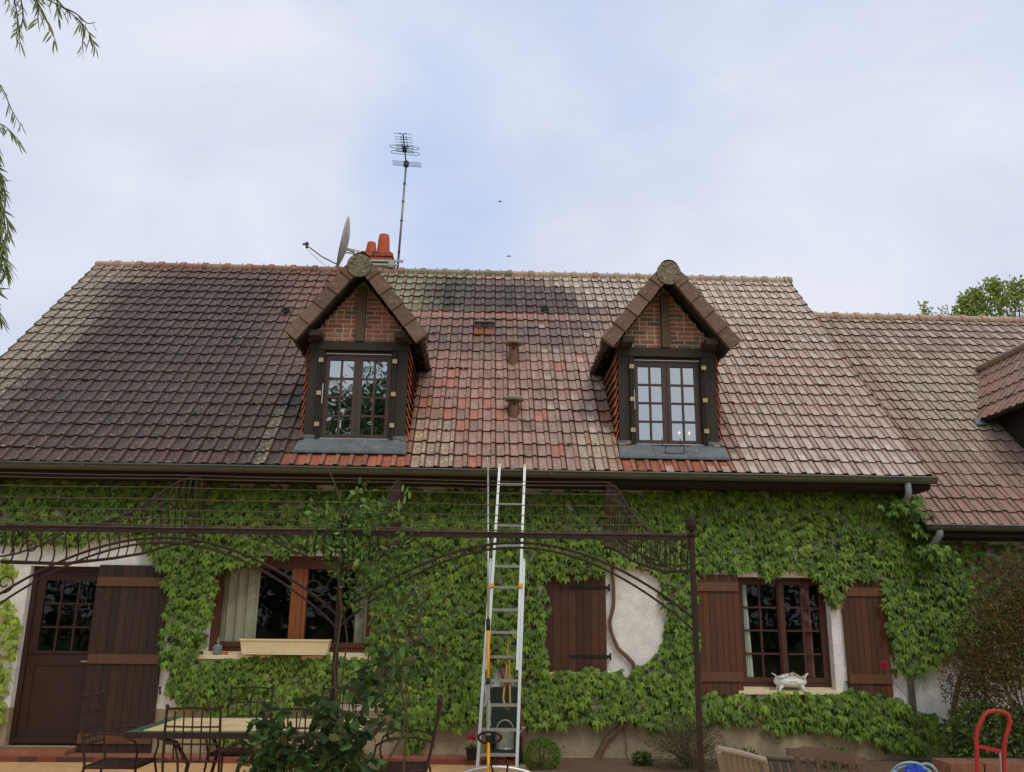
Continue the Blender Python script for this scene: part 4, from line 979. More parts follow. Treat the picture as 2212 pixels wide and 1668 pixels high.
m = MB(); ks = np.linspace(zs(1590), zs(1480), 14); m.tube([LC(z_, random.uniform(-.008, .008)) for z_ in ks], [.022+random.uniform(-.003, .006) for _ in ks], 10); m.tube([LC(zs(1480), -.035, .02), LC(zs(1500), -.022, .03), LC(zs(1522), -.026, .03)], [.012, .02, .01], 6); m.build('bubble_wrap_sleeve', m_bubble, lance)
m = MB(); zz = zs(1595); pc = LC(zz); pts = [pc+Vector((.115*math.cos(a)*(1+.12*math.cos(a)), -.03-.02*math.sin(a), .055*math.sin(a)+.01)) for a in np.linspace(0, 2*PI, 24, endpoint=False)]
m.tube(pts, .0125, 8, closed=True); m.build('loop_handle', m_blk, lance, smooth=True)
m = MB(); pc = LC(.16); m.blob(pc.x+.085, pc.y+.02, .12, .05, .05, .05, 14, 9); m.tube([(pc.x+.05, pc.y-.02, .16), (pc.x+.02, pc.y-.02, .24), (pc.x+.08, pc.y-.02, .31), (pc.x+.16, pc.y, .30), (pc.x+.19, pc.y, .22), (pc.x+.17, pc.y, .10), (pc.x+.14, pc.y, .03)], .010, 8); m.build('trigger_hose', m_blk, lance, smooth=True)

# ------------------------------------------------------------------ objects at the wall base
gc_ = thing('potting_stand', (.33, -.3, 0), 'dark green potting stand against the wall behind the ladder', 'stand')
m = MB(); m.box(.14, .50, -.12, -.06, 0, .84); m.build('back_board', m_green, gc_)
m = MB(); m.box(.13, .51, -.42, -.121, .12, .165); m.build('shelf', m_green, gc_)
for x in (.14, .47):
    m = MB(); m.box(x, x+.03, -.41, -.38, 0, .119); m.build('leg', m_green, gc_)
wc = thing('watering_can', (.34, -.3, .166), 'galvanised watering can with arched handle on the green stand', 'watering can')
m = MB(); m.lathe(.335, -.29, [(0, .167), (.108, .167), (.11, .18), (.106, .19), (.112, .36), (.116, .37), (.112, .38), (.03, .385), (0, .385)], 28); m.build('body', m_gal, wc, smooth=False)
m = MB(); m.tube([(.335-.10*math.cos(a), -.29, .37+.115*math.sin(a)) for a in np.linspace(0, PI, 14)], .008, 8); m.build('handle', m_gal, wc, smooth=True)
m = MB(); m.tube([(.44, -.30, .22), (.50, -.36, .33), (.54, -.40, .40)], [.02, .014, .012], 10); m.lathe(.545, -.405, [(.012, .39), (.035, .42), (0, .425)], 12); m.build('spout', m_gal, wc, smooth=True)
def flat_leaf(mb, p, d, s, L_, W_, c, fold=.25):
    p, d, s = Vector(p), Vector(d).normalized(), Vector(s).normalized(); n_ = d.cross(s).normalized()
    if L_ > .045:
        w = s*W_; l_ = d*L_; f_ = n_*W_*fold
        vs = [p, p+l_*.28+w*.44+f_, p+l_*.66+w*.42+f_, p+l_, p+l_*.66-w*.42+f_, p+l_*.28-w*.44+f_, p+l_*.5]
        mb.add([tuple(v_) for v_ in vs], [(0, 1, 6), (1, 2, 6), (2, 3, 6), (6, 3, 4), (6, 4, 5), (6, 5, 0)], c); return
    mid = p+d*L_*.5
    vs = [p, mid+s*W_*.5+n_*W_*fold, p+d*L_, mid-s*W_*.5+n_*W_*fold, mid]
    mb.add([tuple(v_) for v_ in vs], [(0, 1, 4), (1, 2, 4), (4, 2, 3), (0, 4, 3)], c)
def rdir(): 
    a = random.uniform(0, 2*PI); z = random.uniform(-1, 1); r_ = math.sqrt(1-z*z); return Vector((r_*math.cos(a), r_*math.sin(a), z))
fp = thing('flower_pot', (-.05, -.45, .06), 'black pot of red flowers at the foot of the ladder', 'flower pot')
m = MB(); m.lathe(-.05, -.42, [(0, .062), (.05, .062), (.068, .18), (.075, .18), (.075, .195), (.06, .195), (.055, .17), (0, .17)], 16); m.build('pot', m_blk, fp)
m = MB()
for k in range(60):
    d = rdir(); d.z = abs(d.z); flat_leaf(m, (-.05, -.42, .17), d, rdir(), random.uniform(.05, .10), .03, jit(lin(104, 132, 60), .3))
m.build('leaves', m_leaf2, fp)
m = MB()
for k in range(40):
    d = rdir(); d.z = abs(d.z); q = Vector((-.055, -.44, .28))+d*.02; flat_leaf(m, q, d, rdir(), .04, .035, jit(lin(206, 60, 70), .2))
m.build('blossom', m_rose, fp)

def bush(name, label, cat, ctr, rad, n, L_, W_, cols, stems=12, shell=.55, noise_amp=.18, stem_col=m_twig, low=False):
    t_ = thing(name, (ctr[0], ctr[1], 0), label, cat); m = MB(); ns = [random.random()*10 for _ in range(3)]
    for k in range(n):
        d = rdir(); rr_ = (shell+(1-shell)*random.random()**.5)
        q = 1+noise_amp*(2*vnoise(d.x*2.2+ns[0], d.z*2.2+d.y*1.7+ns[1], 3)-1)
        p = Vector((ctr[0]+d.x*rad[0]*rr_*q, ctr[1]+d.y*rad[1]*rr_*q, ctr[2]+d.z*rad[2]*rr_*q))
        if p.z < .02: continue
        o_ = (d+rdir()*.8).normalized(); c = random.choice(cols)
        flat_leaf(m, p, o_, rdir(), L_*random.uniform(.7, 1.2), W_*random.uniform(.7, 1.2), jit(c, .2))
    m.build('foliage', m_leaf2, t_)
    m = MB()
    for k in range(stems):
        d = rdir(); m.tube([(ctr[0]+d.x*.02, ctr[1]+d.y*.02, .02), (ctr[0]+d.x*rad[0]*.35, ctr[1]+d.y*rad[1]*.35, ctr[2]*.7), (ctr[0]+d.x*rad[0]*.8, ctr[1]+d.y*rad[1]*.8, ctr[2]+abs(d.z)*rad[2]*.6)], [.008, .006, .003], 5)
    m.build('stems', stem_col, t_); return t_
bush('box_ball', 'small clipped round box bush right of the ladder foot', 'bush', (.74, -.75, .16), (.20, .20, .19), 5200, .022, .014, [lin(108, 140, 58), lin(84, 118, 46), lin(128, 156, 70)], noise_amp=.05, shell=.8)
bush('lavender_bush', 'grey-green lavender bush behind the right pergola post', 'bush', (2.38, -.8, .26), (.42, .3, .36), 4500, .055, .007, [lin(96, 104, 84), lin(80, 84, 64), lin(112, 104, 80)], stems=60, shell=.15)
# ------------------------------------------------------------------ creeper
def inpoly(x, y, poly):
    c = False; j = len(poly)-1
    for i in range(len(poly)):
        xi, yi = poly[i]; xj, yj = poly[j]
        if (yi > y) != (yj > y) and x < (xj-xi)*(y-yi)/(yj-yi)+xi: c = not c
        j = i
    return c
POS = [
 [(-160, 1036), (200, 1042), (400, 1048), (700, 1056), (1000, 1061), (1320, 1070), (1400, 1062), (1700, 1066), (1900, 1068), (1985, 1072), (2002, 1086), (1992, 1130), (2030, 1165), (2085, 1232), (2112, 1290), (2104, 1345), (2070, 1395), (2022, 1442), (1978, 1472), (1932, 1442), (1915, 1372), (1900, 1262), (1850, 1250), (1835, 1262), (1822, 1300), (1800, 1312), (1778, 1285), (1755, 1242), (1712, 1236), (1690, 1252), (1665, 1262), (1640, 1246), (1600, 1240), (1560, 1236), (1505, 1238), (1505, 1500), (1600, 1504), (1660, 1500), (1760, 1502), (1820, 1492), (1900, 1500), (1955, 1518), (2000, 1545), (2040, 1582), (2035, 1622), (1985, 1640), (1930, 1628), (1880, 1598), (1790, 1580), (1700, 1592), (1640, 1572), (1590, 1570), (1530, 1566), (1440, 1580), (1385, 1572), (1340, 1560), (1300, 1582), (1255, 1568), (1200, 1578), (1140, 1572), (1118, 1500), (1100, 1440), (1064, 1440), (1062, 1500), (1050, 1560), (1000, 1572), (940, 1590), (900, 1630), (868, 1610), (850, 1540), (800, 1500), (790, 1420), (800, 1330), (790, 1240), (770, 1200), (700, 1196), (640, 1200), (600, 1208), (560, 1222), (510, 1232), (472, 1212), (466, 1270), (455, 1340), (436, 1410), (420, 1430), (500, 1430), (560, 1418), (650, 1424), (760, 1430), (790, 1440), (800, 1500), (700, 1530), (600, 1542), (520, 1560), (440, 1540), (390, 1530), (358, 1500), (365, 1455), (345, 1430), (352, 1330), (362, 1240), (340, 1228), (310, 1190), (290, 1168), (180, 1172), (130, 1188), (60, 1176), (-20, 1178), (-160, 1180)],
 [(440, 1545), (530, 1545), (520, 1600), (490, 1625), (450, 1600)],
 [(1175, 1160), (1420, 1160), (1440, 1240), (1400, 1222), (1345, 1212), (1300, 1235), (1270, 1252), (1200, 1246), (1178, 1260), (1150, 1250)],
]
NEG = [
 [(1312, 1225), (1345, 1218), (1400, 1232), (1430, 1245), (1424, 1290), (1442, 1330), (1436, 1385), (1408, 1432), (1368, 1442), (1345, 1456), (1180, 1456), (1174, 1380), (1188, 1340), (1178, 1290), (1182, 1250), (1260, 1256), (1300, 1240)],
 [(1070, 1470), (1108, 1455), (1125, 1520), (1130, 1600), (1070, 1600)],
]
def wall_xz(poly, Y=-.08): return [(lambda p: (p[0], p[2]))(P(u, v, Y)) for u, v in poly]
def creeper_leaf(mb, p, dn_, wd_, s, c):
    # three pointed lobes hanging down, folded along the midrib
    n_ = dn_.cross(wd_).normalized()
    if n_.y > 0: n_ = -n_
    def q(a, b, k=0): return tuple(p+wd_*a*s+dn_*b*s+n_*k*s)
    vs = [q(0, 0, 0), q(.28, -.13, .02), q(.46, .10, -.03), q(.62, .70, -.10), q(.25, .42, 0), q(.17, .68, 0), q(0, 1.22, -.08), q(-.17, .68, 0), q(-.25, .42, 0), q(-.62, .70, -.10), q(-.46, .10, -.03), q(-.28, -.13, .02), q(0, .42, .08)]
    fs = [(0, 1, 12), (1, 2, 12), (2, 3, 4, 12), (4, 5, 12), (5, 6, 12), (6, 7, 12), (7, 8, 12), (8, 9, 10, 12), (10, 11, 12), (11, 0, 12)]
    mb.add(vs, fs, c)
def grow(mb, pos, neg, dens, Y, cols, smin=.050, smax=.090, thick=.13, yel=0.0, layer=1.0):
    pos = [wall_xz(p) for p in pos]; neg = [wall_xz(p) for p in neg]
    ax = [a for p in pos for a, b in p]; az = [b for p in pos for a, b in p]; x0, x1, z0, z1 = min(ax), max(ax), min(az), max(az)
    n = int((x1-x0)*(z1-z0)*dens)
    for k in range(n):
        x, z = random.uniform(x0, x1), random.uniform(z0, z1)
        jx, jz = x+.10*(vnoise(x*5, z*5, 8)-.5), z+.10*(vnoise(x*5+9, z*5, 9)-.5)
        if not any(inpoly(jx, jz, p) for p in pos) or any(inpoly(jx, jz, p) for p in neg): continue
        bulge = vnoise(x*2.3, z*2.3, 4); t_ = random.random()
        inner = random.random() < .38; y = Y-.012 if inner else Y-.028-t_*.042-bulge*thick*.8*layer
        a = random.gauss(0, .30); lift = random.uniform(.1, .3) if inner else random.uniform(.38, .62)
        dn_ = Vector((math.sin(a), -lift*.8, -math.cos(a))).normalized(); wd_ = Vector((math.cos(a), random.gauss(0, .25), math.sin(a))); wd_ = (wd_-dn_*wd_.dot(dn_)).normalized()
        g_ = vnoise(x*1.3+3, z*1.3, 6)
        c = mixc(random.choice(cols), lin(156, 178, 56), (.25*g_+yel)*t_+(.35 if random.random() < .06 else 0))
        creeper_leaf(mb, Vector((x, y, z+.04)), dn_, wd_, smin+(smax-smin)*random.random()**1.3*1.25, (*jit(c if random.random() > .004 else lin(140, 112, 64), .2), 0))
GR = [lin(97, 132, 38), lin(83, 116, 36), lin(113, 148, 44), lin(70, 99, 35)]
cr_ = thing('virginia_creeper', (0, -.05, 0), 'dense green creeper covering the main front wall below the gutter', 'climbing plant')
m = MB(); grow(m, POS, NEG, 780, 0, GR)
GEN = []
def elbow_leaves(mb, x, y0_, y1_, z0_, z1_, n):
    for k in range(n):
        creeper_leaf(mb, Vector((x+random.gauss(0, .09), random.uniform(y0_, y1_), random.uniform(z0_, z1_))), Vector((random.gauss(0, .3), -.5, -.85)).normalized(), Vector((1, random.gauss(0, .3), 0)).normalized(), random.uniform(.055, .09), (*jit(random.choice(GR), .2), 0))
elbow_leaves(m, 5.36, -.50, -.10, 2.98, 3.16, 110); elbow_leaves(m, 5.70, -.44, .0, 2.38, 2.60, 110); elbow_leaves(m, 5.60, -.36, -.2, 2.72, 3.0, 40)
m.build('foliage', m_leaf, cr_)
def trunk(mb, uvs, Y, rs, n=8):
    pts = [Vector(P(u, v, Y)) for u, v in uvs]
    # smooth
    out_ = []; rr_ = []
    for i in range(len(pts)-1):
        p0, p1, p2, p3 = pts[max(i-1, 0)], pts[i], pts[i+1], pts[min(i+2, len(pts)-1)]
        for k in range(6):
            t_ = k/6; out_.append(.5*((2*p1)+(p2-p0)*t_+(2*p0-5*p1+4*p2-p3)*t_*t_+(3*p1-p0-3*p2+p3)*t_**3)+Vector((random.uniform(-.004, .004), 0, random.uniform(-.004, .004)))); rr_.append(rs[i]*(1-t_)+rs[i+1]*t_)
    out_.append(pts[-1]); rr_.append(rs[-1]); mb.tube(out_, rr_, n)
m = MB()
trunk(m, [(1268, 1668), (1290, 1640), (1310, 1600), (1345, 1565), (1372, 1520), (1370, 1440), (1335, 1400), (1318, 1350), (1326, 1300), (1324, 1230), (1330, 1190)], -.05, [.05, .045, .038, .032, .028, .026, .024, .023, .022, .02, .02])
trunk(m, [(1138, 1668), (1132, 1620), (1128, 1560), (1118, 1510), (1092, 1470), (1076, 1430), (1060, 1400)], -.06, [.045, .04, .038, .034, .028, .02, .015])
trunk(m, [(1120, 1520), (1150, 1440), (1150, 1330), (1140, 1200)], -.03, [.03, .02, .018, .015])
trunk(m, [(1352, 1205), (1375, 1222), (1400, 1232), (1440, 1226), (1480, 1200)], -.05, [.018, .022, .02, .018, .012])
trunk(m, [(1345, 1565), (1352, 1600), (1355, 1650)], -.03, [.006, .006, .008], 5)
m.build('stem', m_bark, cr_)
# left-hand yellower patches
cl_ = thing('creeper_patch', (-5.9, -.05, 0), 'yellow-green creeper patch left of the front door', 'climbing plant')
m = MB(); grow(m, [[(-160, 1300), (10, 1302), (36, 1318), (42, 1370), (34, 1430), (14, 1500), (-160, 1520)], [(-160, 1210), (10, 1214), (34, 1228), (38, 1250), (14, 1262), (-160, 1268)], [(-160, 1508), (6, 1512), (8, 1560), (-160, 1600)]], [], 420, 0, [lin(150, 176, 62), lin(132, 162, 56), lin(164, 180, 72)], yel=.2); m.build('foliage', m_leaf, cl_)
m = MB(); trunk(m, [(-60, 1700), (-30, 1560), (-20, 1400), (-30, 1240)], -.03, [.03, .025, .02, .012]); m.build('stem', m_bark, cl_)
cw_ = thing('wing_creeper', (7, .05, 0), 'creeper with reddish tips covering the wing wall at the right edge', 'climbing plant')
m = MB(); grow(m, [[(2028, 1172), (2100, 1172), (2300, 1176), (2650, 1184), (2650, 1540), (2160, 1470), (2110, 1420), (2060, 1440), (2030, 1300)]], [], 480, .1, GR+[lin(126, 110, 56), lin(140, 92, 60)], yel=.1, thick=.16); m.build('foliage', m_leaf, cw_)
m = MB(); trunk(m, [(2080, 1640), (2060, 1560), (2070, 1480), (2100, 1400)], -.0, [.05, .045, .03, .02]); trunk(m, [(2110, 1640), (2130, 1540), (2120, 1420)], -.0, [.03, .025, .02]); m.build('stem', m_bark, cw_)

# reddish shrub at the right edge
sb = thing('red_leaved_shrub', (6.35, -1.2, 0), 'airy reddish-brown shrub at the right edge in front of the wing', 'shrub')
m = MB()
cent = [((6.25, -1.1, 1.9), (.55, .35, .55), 6500), ((6.7, -1.2, 1.5), (.75, .4, .65), 6500), ((5.95, -1.0, 1.2), (.5, .3, .35), 2800), ((6.9, -1.2, 2.3), (.6, .4, .5), 3000), ((5.9, -.9, .75), (.35, .3, .4), 900), ((6.3, -1.1, .62), (.6, .3, .3), 500), ((5.72, -.7, .95), (.34, .25, .42), 2000), ((5.85, -.8, 1.5), (.3, .25, .4), 1300)]
for (c_, r_, n_) in cent:
    for k in range(n_):
        d = rdir(); q = random.random()**.4*(1+.3*(vnoise(d.x*3+c_[0], d.z*3+c_[2], 11)-.5))
        p = (c_[0]+d.x*r_[0]*q, c_[1]+d.y*r_[1]*q, c_[2]+d.z*r_[2]*q)
        flat_leaf(m, p, (rdir()+Vector((0, -.2, .1))), rdir(), random.uniform(.028, .044), .022, jit(random.choice([lin(104, 80, 52), lin(114, 74, 52), lin(92, 88, 48), lin(80, 88, 44), lin(104, 100, 54)]), .22))
m.build('foliage', m_leaf2, sb)
m = MB()
for k in range(26):
    c_ = random.choice(cent)[0]; d = rdir()*.35; m.tube([(6.35+random.uniform(-.1, .1), -1.1, .03), (6.2+(c_[0]-6.2)*.5+d.x*.3, -1.1, c_[2]*.5), (c_[0]+d.x, c_[1]+d.y*.5, c_[2]+d.z)], [.016, .010, .004], 5)
m.build('branches', m_twig, sb)
gs = bush('ivy_mound', 'low dark green ground shrub beside the red hand truck', 'shrub', (5.75, -1.0, .42), (.55, .3, .36), 1600, .07, .05, [lin(84, 110, 50), lin(70, 94, 46), lin(104, 128, 58)], shell=.4)

# ------------------------------------------------------------------ climbing rose on the middle post
rs_ = thing('climbing_rose', (-1.0, -4.9, 0), 'rose and climber tangled round the middle pergola post in front of the table', 'climbing plant')
m = MB(); sm = MB()
DK = [lin(70, 98, 52), lin(58, 84, 46), lin(84, 112, 58), lin(50, 72, 42), lin(96, 98, 58)]; LT = [lin(102, 134, 60), lin(86, 118, 54), lin(120, 150, 68), lin(74, 102, 50)]
def cloud(u, v, ru, rv, n, Y, cols, L_, W_, up=0, spread=.28):
    for k in range(n):
        d = rdir(); q = random.random()**.45
        p = P(u+d.x*ru*q, v+d.z*rv*q, Y+d.y*spread*q)
        if p[2] < .03: continue
        flat_leaf(m, p, rdir()*.9+Vector((0, -.35, -.2+up)), rdir(), L_*random.uniform(.65, 1.2), W_*random.uniform(.7, 1.2), jit(random.choice(cols), .22), fold=.12)
for a in ((590, 1598, 62, 68, 230), (570, 1650, 60, 60, 170), (735, 1580, 70, 55, 190), (740, 1658, 72, 48, 170), (650, 1650, 60, 40, 110), (800, 1668, 40, 40, 60), (690, 1530, 55, 25, 50), (790, 1485, 50, 55, 95), (835, 1430, 45, 50, 55)): cloud(*a[:4], int(a[4]*.72), -5.0, DK, .092, .078)
for a in ((840, 1470, 45, 80, 90), (905, 1430, 50, 60, 50), (850, 1560, 35, 50, 50)): cloud(*a, -4.2, DK, .075, .05)
for a in ((735, 1150, 65, 60, 230), (800, 1110, 70, 40, 120), (760, 1210, 60, 60, 200), (850, 1200, 60, 50, 140), (830, 1270, 60, 40, 110), (700, 1110, 45, 35, 60), (780, 1060, 50, 20, 20), (880, 1130, 40, 30, 30), (760, 1290, 40, 45, 50), (900, 1250, 50, 30, 30)): cloud(*a, -4.75, LT, .058, .038, up=.15)
for a in ((900, 1300, 60, 60, 60), (880, 1370, 70, 60, 50), (940, 1400, 40, 40, 20)): cloud(*a, -4.3, [lin(112, 96, 60), lin(92, 104, 56), lin(78, 88, 50)], .08, .04)
for k in range(16):
    u, v = random.uniform(700, 890), random.uniform(1055, 1150); flat_leaf(m, P(u, v, -4.75), (random.gauss(0, .3), 0, 1), (1, random.gauss(0, .5), 0), random.uniform(.06, .085), .022, jit(lin(130, 154, 84), .1))
m.build('foliage', m_leaf2, rs_)
def stemuv(uvs, Y, r0, r1):
    pts = [Vector(P(u, v, Y)) for u, v in uvs]; n_ = len(pts); sm.tube(pts, [r0+(r1-r0)*i/(n_-1) for i in range(n_)], 6)
stemuv([(735, 1690), (728, 1560), (722, 1440), (738, 1330), (730, 1220), (745, 1120), (725, 1050), (708, 1010)], -4.86, .007, .004)
stemuv([(720, 1690), (735, 1500), (750, 1380), (733, 1260), (720, 1150), (770, 1100), (830, 1080)], -4.76, .006, .004)
stemuv([(870, 1690), (880, 1560), (862, 1460), (890, 1380), (920, 1300), (905, 1220)], -4.3, .009, .003)
stemuv([(812, 1690), (868, 1590), (884, 1500), (850, 1400), (800, 1330)], -4.5, .008, .003)
stemuv([(600, 1690), (590, 1600), (570, 1530), (545, 1500)], -5.0, .010, .003)
stemuv([(660, 1690), (670, 1570), (700, 1500), (750, 1460), (830, 1420)], -5.0, .010, .003)
stemuv([(760, 1690), (775, 1560), (800, 1470), (840, 1400), (930, 1370)], -4.9, .010, .003)
stemuv([(620, 1690), (640, 1600), (660, 1500), (655, 1450)], -5.0, .006, .002)
stemuv([(900, 1220), (960, 1240), (985, 1290)], -4.3, .004, .002)
sm.build('stem', m_twig, rs_)
rose = thing('pink_rose', tuple(P(1909, 1436, -.6)), 'single deep pink rose in front of the far right shutter', 'flower')
m = MB(); p0 = Vector(P(1909, 1436, -.6))
for k in range(45): d = rdir(); flat_leaf(m, p0+d*.012, d, rdir(), .04, .035, jit(lin(170, 44, 78), .25))
m.build('petals', m_rose, rose)
m = MB(); m.tube([p0, P(1925, 1470, -.62), P(1975, 1520, -.7), P(2020, 1640, -.8)], .004, 5); m.build('stem', m_twig, rose)

# ------------------------------------------------------------------ sill objects
fb = thing('flower_box', (-2.32, -.1, 1.19), 'long cream plastic flower box on the kitchen window sill', 'flower box')
m = MB(); a, b = -2.86, -1.80; y0_, y1_ = -.20, -.02
m.hexa([(a+.02, y0_+.02, 1.215), (b-.02, y0_+.02, 1.215), (b-.02, y1_, 1.215), (a+.02, y1_, 1.215)], [(a, y0_, 1.365), (b, y0_, 1.365), (b, y1_, 1.365), (a, y1_, 1.365)]); m.box(a-.008, b+.008, y0_-.01, y0_+.012, 1.352, 1.372); m.box(a-.008, a+.012, y0_+.0125, y1_, 1.352, 1.372); m.box(b-.012, b+.008, y0_+.0125, y1_, 1.352, 1.372)
m.build('trough', m_cream, fb)
m = MB(); m.box(a+.03, b-.03, y0_+.01, y1_, 1.192, 1.212); m.build('drip_tray', m_cream, fb)
st_ = thing('statuette', (-3.16, -.03, 1.19), 'small grey seated statuette on the left end of the kitchen sill', 'statuette')
m = MB(); x, y = -3.165, -.035
m.lathe(x, y, [(0, 1.187), (.05, 1.187), (.055, 1.20), (.042, 1.21), (0, 1.21)], 14, sy=.7); m.blob(x, y, 1.222, .056, .036, .020, 14, 6); m.blob(x-.035, y-.012, 1.222, .026, .022, .014); m.blob(x+.035, y-.012, 1.222, .026, .022, .014)
m.lathe(x, y, [(.03, 1.225), (.032, 1.25), (.038, 1.28), (.03, 1.296), (.012, 1.30), (.012, 1.31)], 12, sy=.7)
m.tube([(x-.038, y, 1.285), (x-.048, y-.01, 1.255), (x-.015, y-.03, 1.238)], .010, 6); m.tube([(x+.038, y, 1.285), (x+.048, y-.01, 1.255), (x+.015, y-.03, 1.238)], .010, 6); m.build('body', m_stat, st_, smooth=True)
m = MB(); m.blob(x, y, 1.325, .019, .019, .023); m.blob(x, y+.002, 1.346, .014, .014, .012); m.lathe(x, y, [(.010, 1.352), (.012, 1.36), (.006, 1.375), (.002, 1.395), (0, 1.397)], 8); m.build('head', m_stat, st_, smooth=True)
gn = thing('garden_gnome_light', (-3.06, -.04, 1.19), 'tiny orange-tipped garden ornament beside the statuette', 'ornament')
m = MB(); m.tube([(-3.12, -.045, 1.203), (-3.065, -.05, 1.203)], .011, 8); m.build('stem', m_cotto, gn)
m = MB(); m.lathe(0, 0, [(0, 0)], 3); m = MB(); m.tube([(-3.063, -.05, 1.203), (-3.045, -.05, 1.204), (-3.02, -.05, 1.206)], [.018, .016, .003], 8); m.build('tip', mat('orange_plastic', lin(216, 84, 40), rough=.5), gn)
pl_ = thing('enamel_planter', (3.86, -.02, .82), 'white ornate footed cast planter with rust on the right-hand sill', 'planter')
m = MB(); n = 40; x, y = 3.86, -.02; vs = []; prof = [(.0, .865), (.13, .865), (.17, .885), (.198, .92), (.19, .955), (.175, .975), (.205, .992), (.225, .997), (.205, .994), (.165, .972), (.15, .90), (0, .89)]
for (r_, z_) in prof:
    for j in range(n):
        a = 2*PI*j/n; ca, sa = math.cos(a), math.sin(a); lob = 1+.05*math.cos(6*a)*(r_ > .1)
        edge = .022*math.cos(4*a)*(z_ > .96)+(.012*abs(math.cos(a))**6)*(z_ > .98); vs.append((x+r_*lob*ca*1.0, y+r_*lob*sa*.50, z_+edge+(.03*max(0, -sa)**3*max(0, 1-abs(ca)*2.2))*(z_ > .96)))
m.add(vs, [(i*n+j, i*n+(j+1) % n, (i+1)*n+(j+1) % n, (i+1)*n+j) for i in range(len(prof)-1) for j in range(n)]); m.build('bowl', m_white, pl_, smooth=True)
for sx in (-1, 1):
    for sy in (-1, 1):
        m = MB(); m.tube([(x+sx*.11, y+sy*.04, .885), (x+sx*.145, y+sy*.055, .855), (x+sx*.15, y+sy*.058, .832), (x+sx*.168, y+sy*.066, .825)], [.026, .02, .013, .016], 8); m.build('foot', m_white, pl_, smooth=True)
m = MB()
for k in range(22):
    a = 2*PI*k/22; m.blob(x+.19*math.cos(a), y+.095*math.sin(a), .992+.018*math.cos(4*a), random.uniform(.012, .026), .010, .006, 6, 4)
m.build('rusty_rim', m_rust, pl_)
for sg in (-1, 1):
    m = MB(); m.tube([(x+sg*t_, y-.098+.04*(t_/.12)**2, .925+.018*math.sin(t_*60)) for t_ in np.linspace(.01, .14, 14)], [.007*math.sin(PI*(i+1)/16)+.003 for i in range(14)], 6); m.build('relief', m_white, pl_, smooth=True)

# ------------------------------------------------------------------ table and chairs
tb = thing('garden_table', (-1.78, -3.35, 0), 'iron garden table with cream tiled top and green mosaic border', 'table')
TX0, TX1, TY0, TY1 = -2.72, -.83, -3.92, -2.80
m = MB(); m.box(TX0+.1, TX1-.1, TY0+.1, TY1-.1, .735, .752); m.build('tiled_top', m_ttop, tb)
m = MB()
for (a, b, c_, d_) in ((TX0, TX1, TY0, TY0+.097), (TX0, TX1, TY1-.097, TY1), (TX0, TX0+.097, TY0+.0975, TY1-.0975), (TX1-.097, TX1, TY0+.0975, TY1-.0975)): m.box(a, b, c_, d_, .733, .749)
for k in range(34):
    xx = TX0+.03+k*(TX1-TX0-.06)/34
    for yy in (TY0+.05, TY1-.05): m.box(xx+.01, xx+.03, yy-.010, yy+.010, .7492, .7512)
for k in range(18):
    yy = TY0+.12+k*(TY1-TY0-.24)/18
    for xx in (TX0+.05, TX1-.05): m.box(xx-.012, xx+.012, yy, yy+.022, .7492, .7512)
m.build('mosaic_border', m_tmos, tb)
m = MB(); m.box(TX0-.008, TX1+.008, TY0-.012, TY0-.001, .705, .75); m.box(TX0-.008, TX1+.008, TY1+.001, TY1+.012, .705, .75); m.box(TX0-.012, TX0-.001, TY0, TY1, .705, .75); m.box(TX1+.001, TX1+.012, TY0, TY1, .705, .75); m.build('apron', m_iron, tb)
for sx, xx in ((1, TX0+.32), (-1, TX1-.32)):
    for sy, yy in ((1, TY0+.12), (-1, TY1-.12)):
        m = MB(); m.tube([(xx-sx*.12, yy, .704), (xx+sx*.04, yy, .66), (xx+sx*.14, yy+sy*.02, .50), (xx+sx*.10, yy+sy*.05, .28), (xx-sx*.06, yy, .10), (xx-sx*.14, yy-sy*.04, .0)], .016, 8); m.build('leg', m_iron, tb, smooth=True)
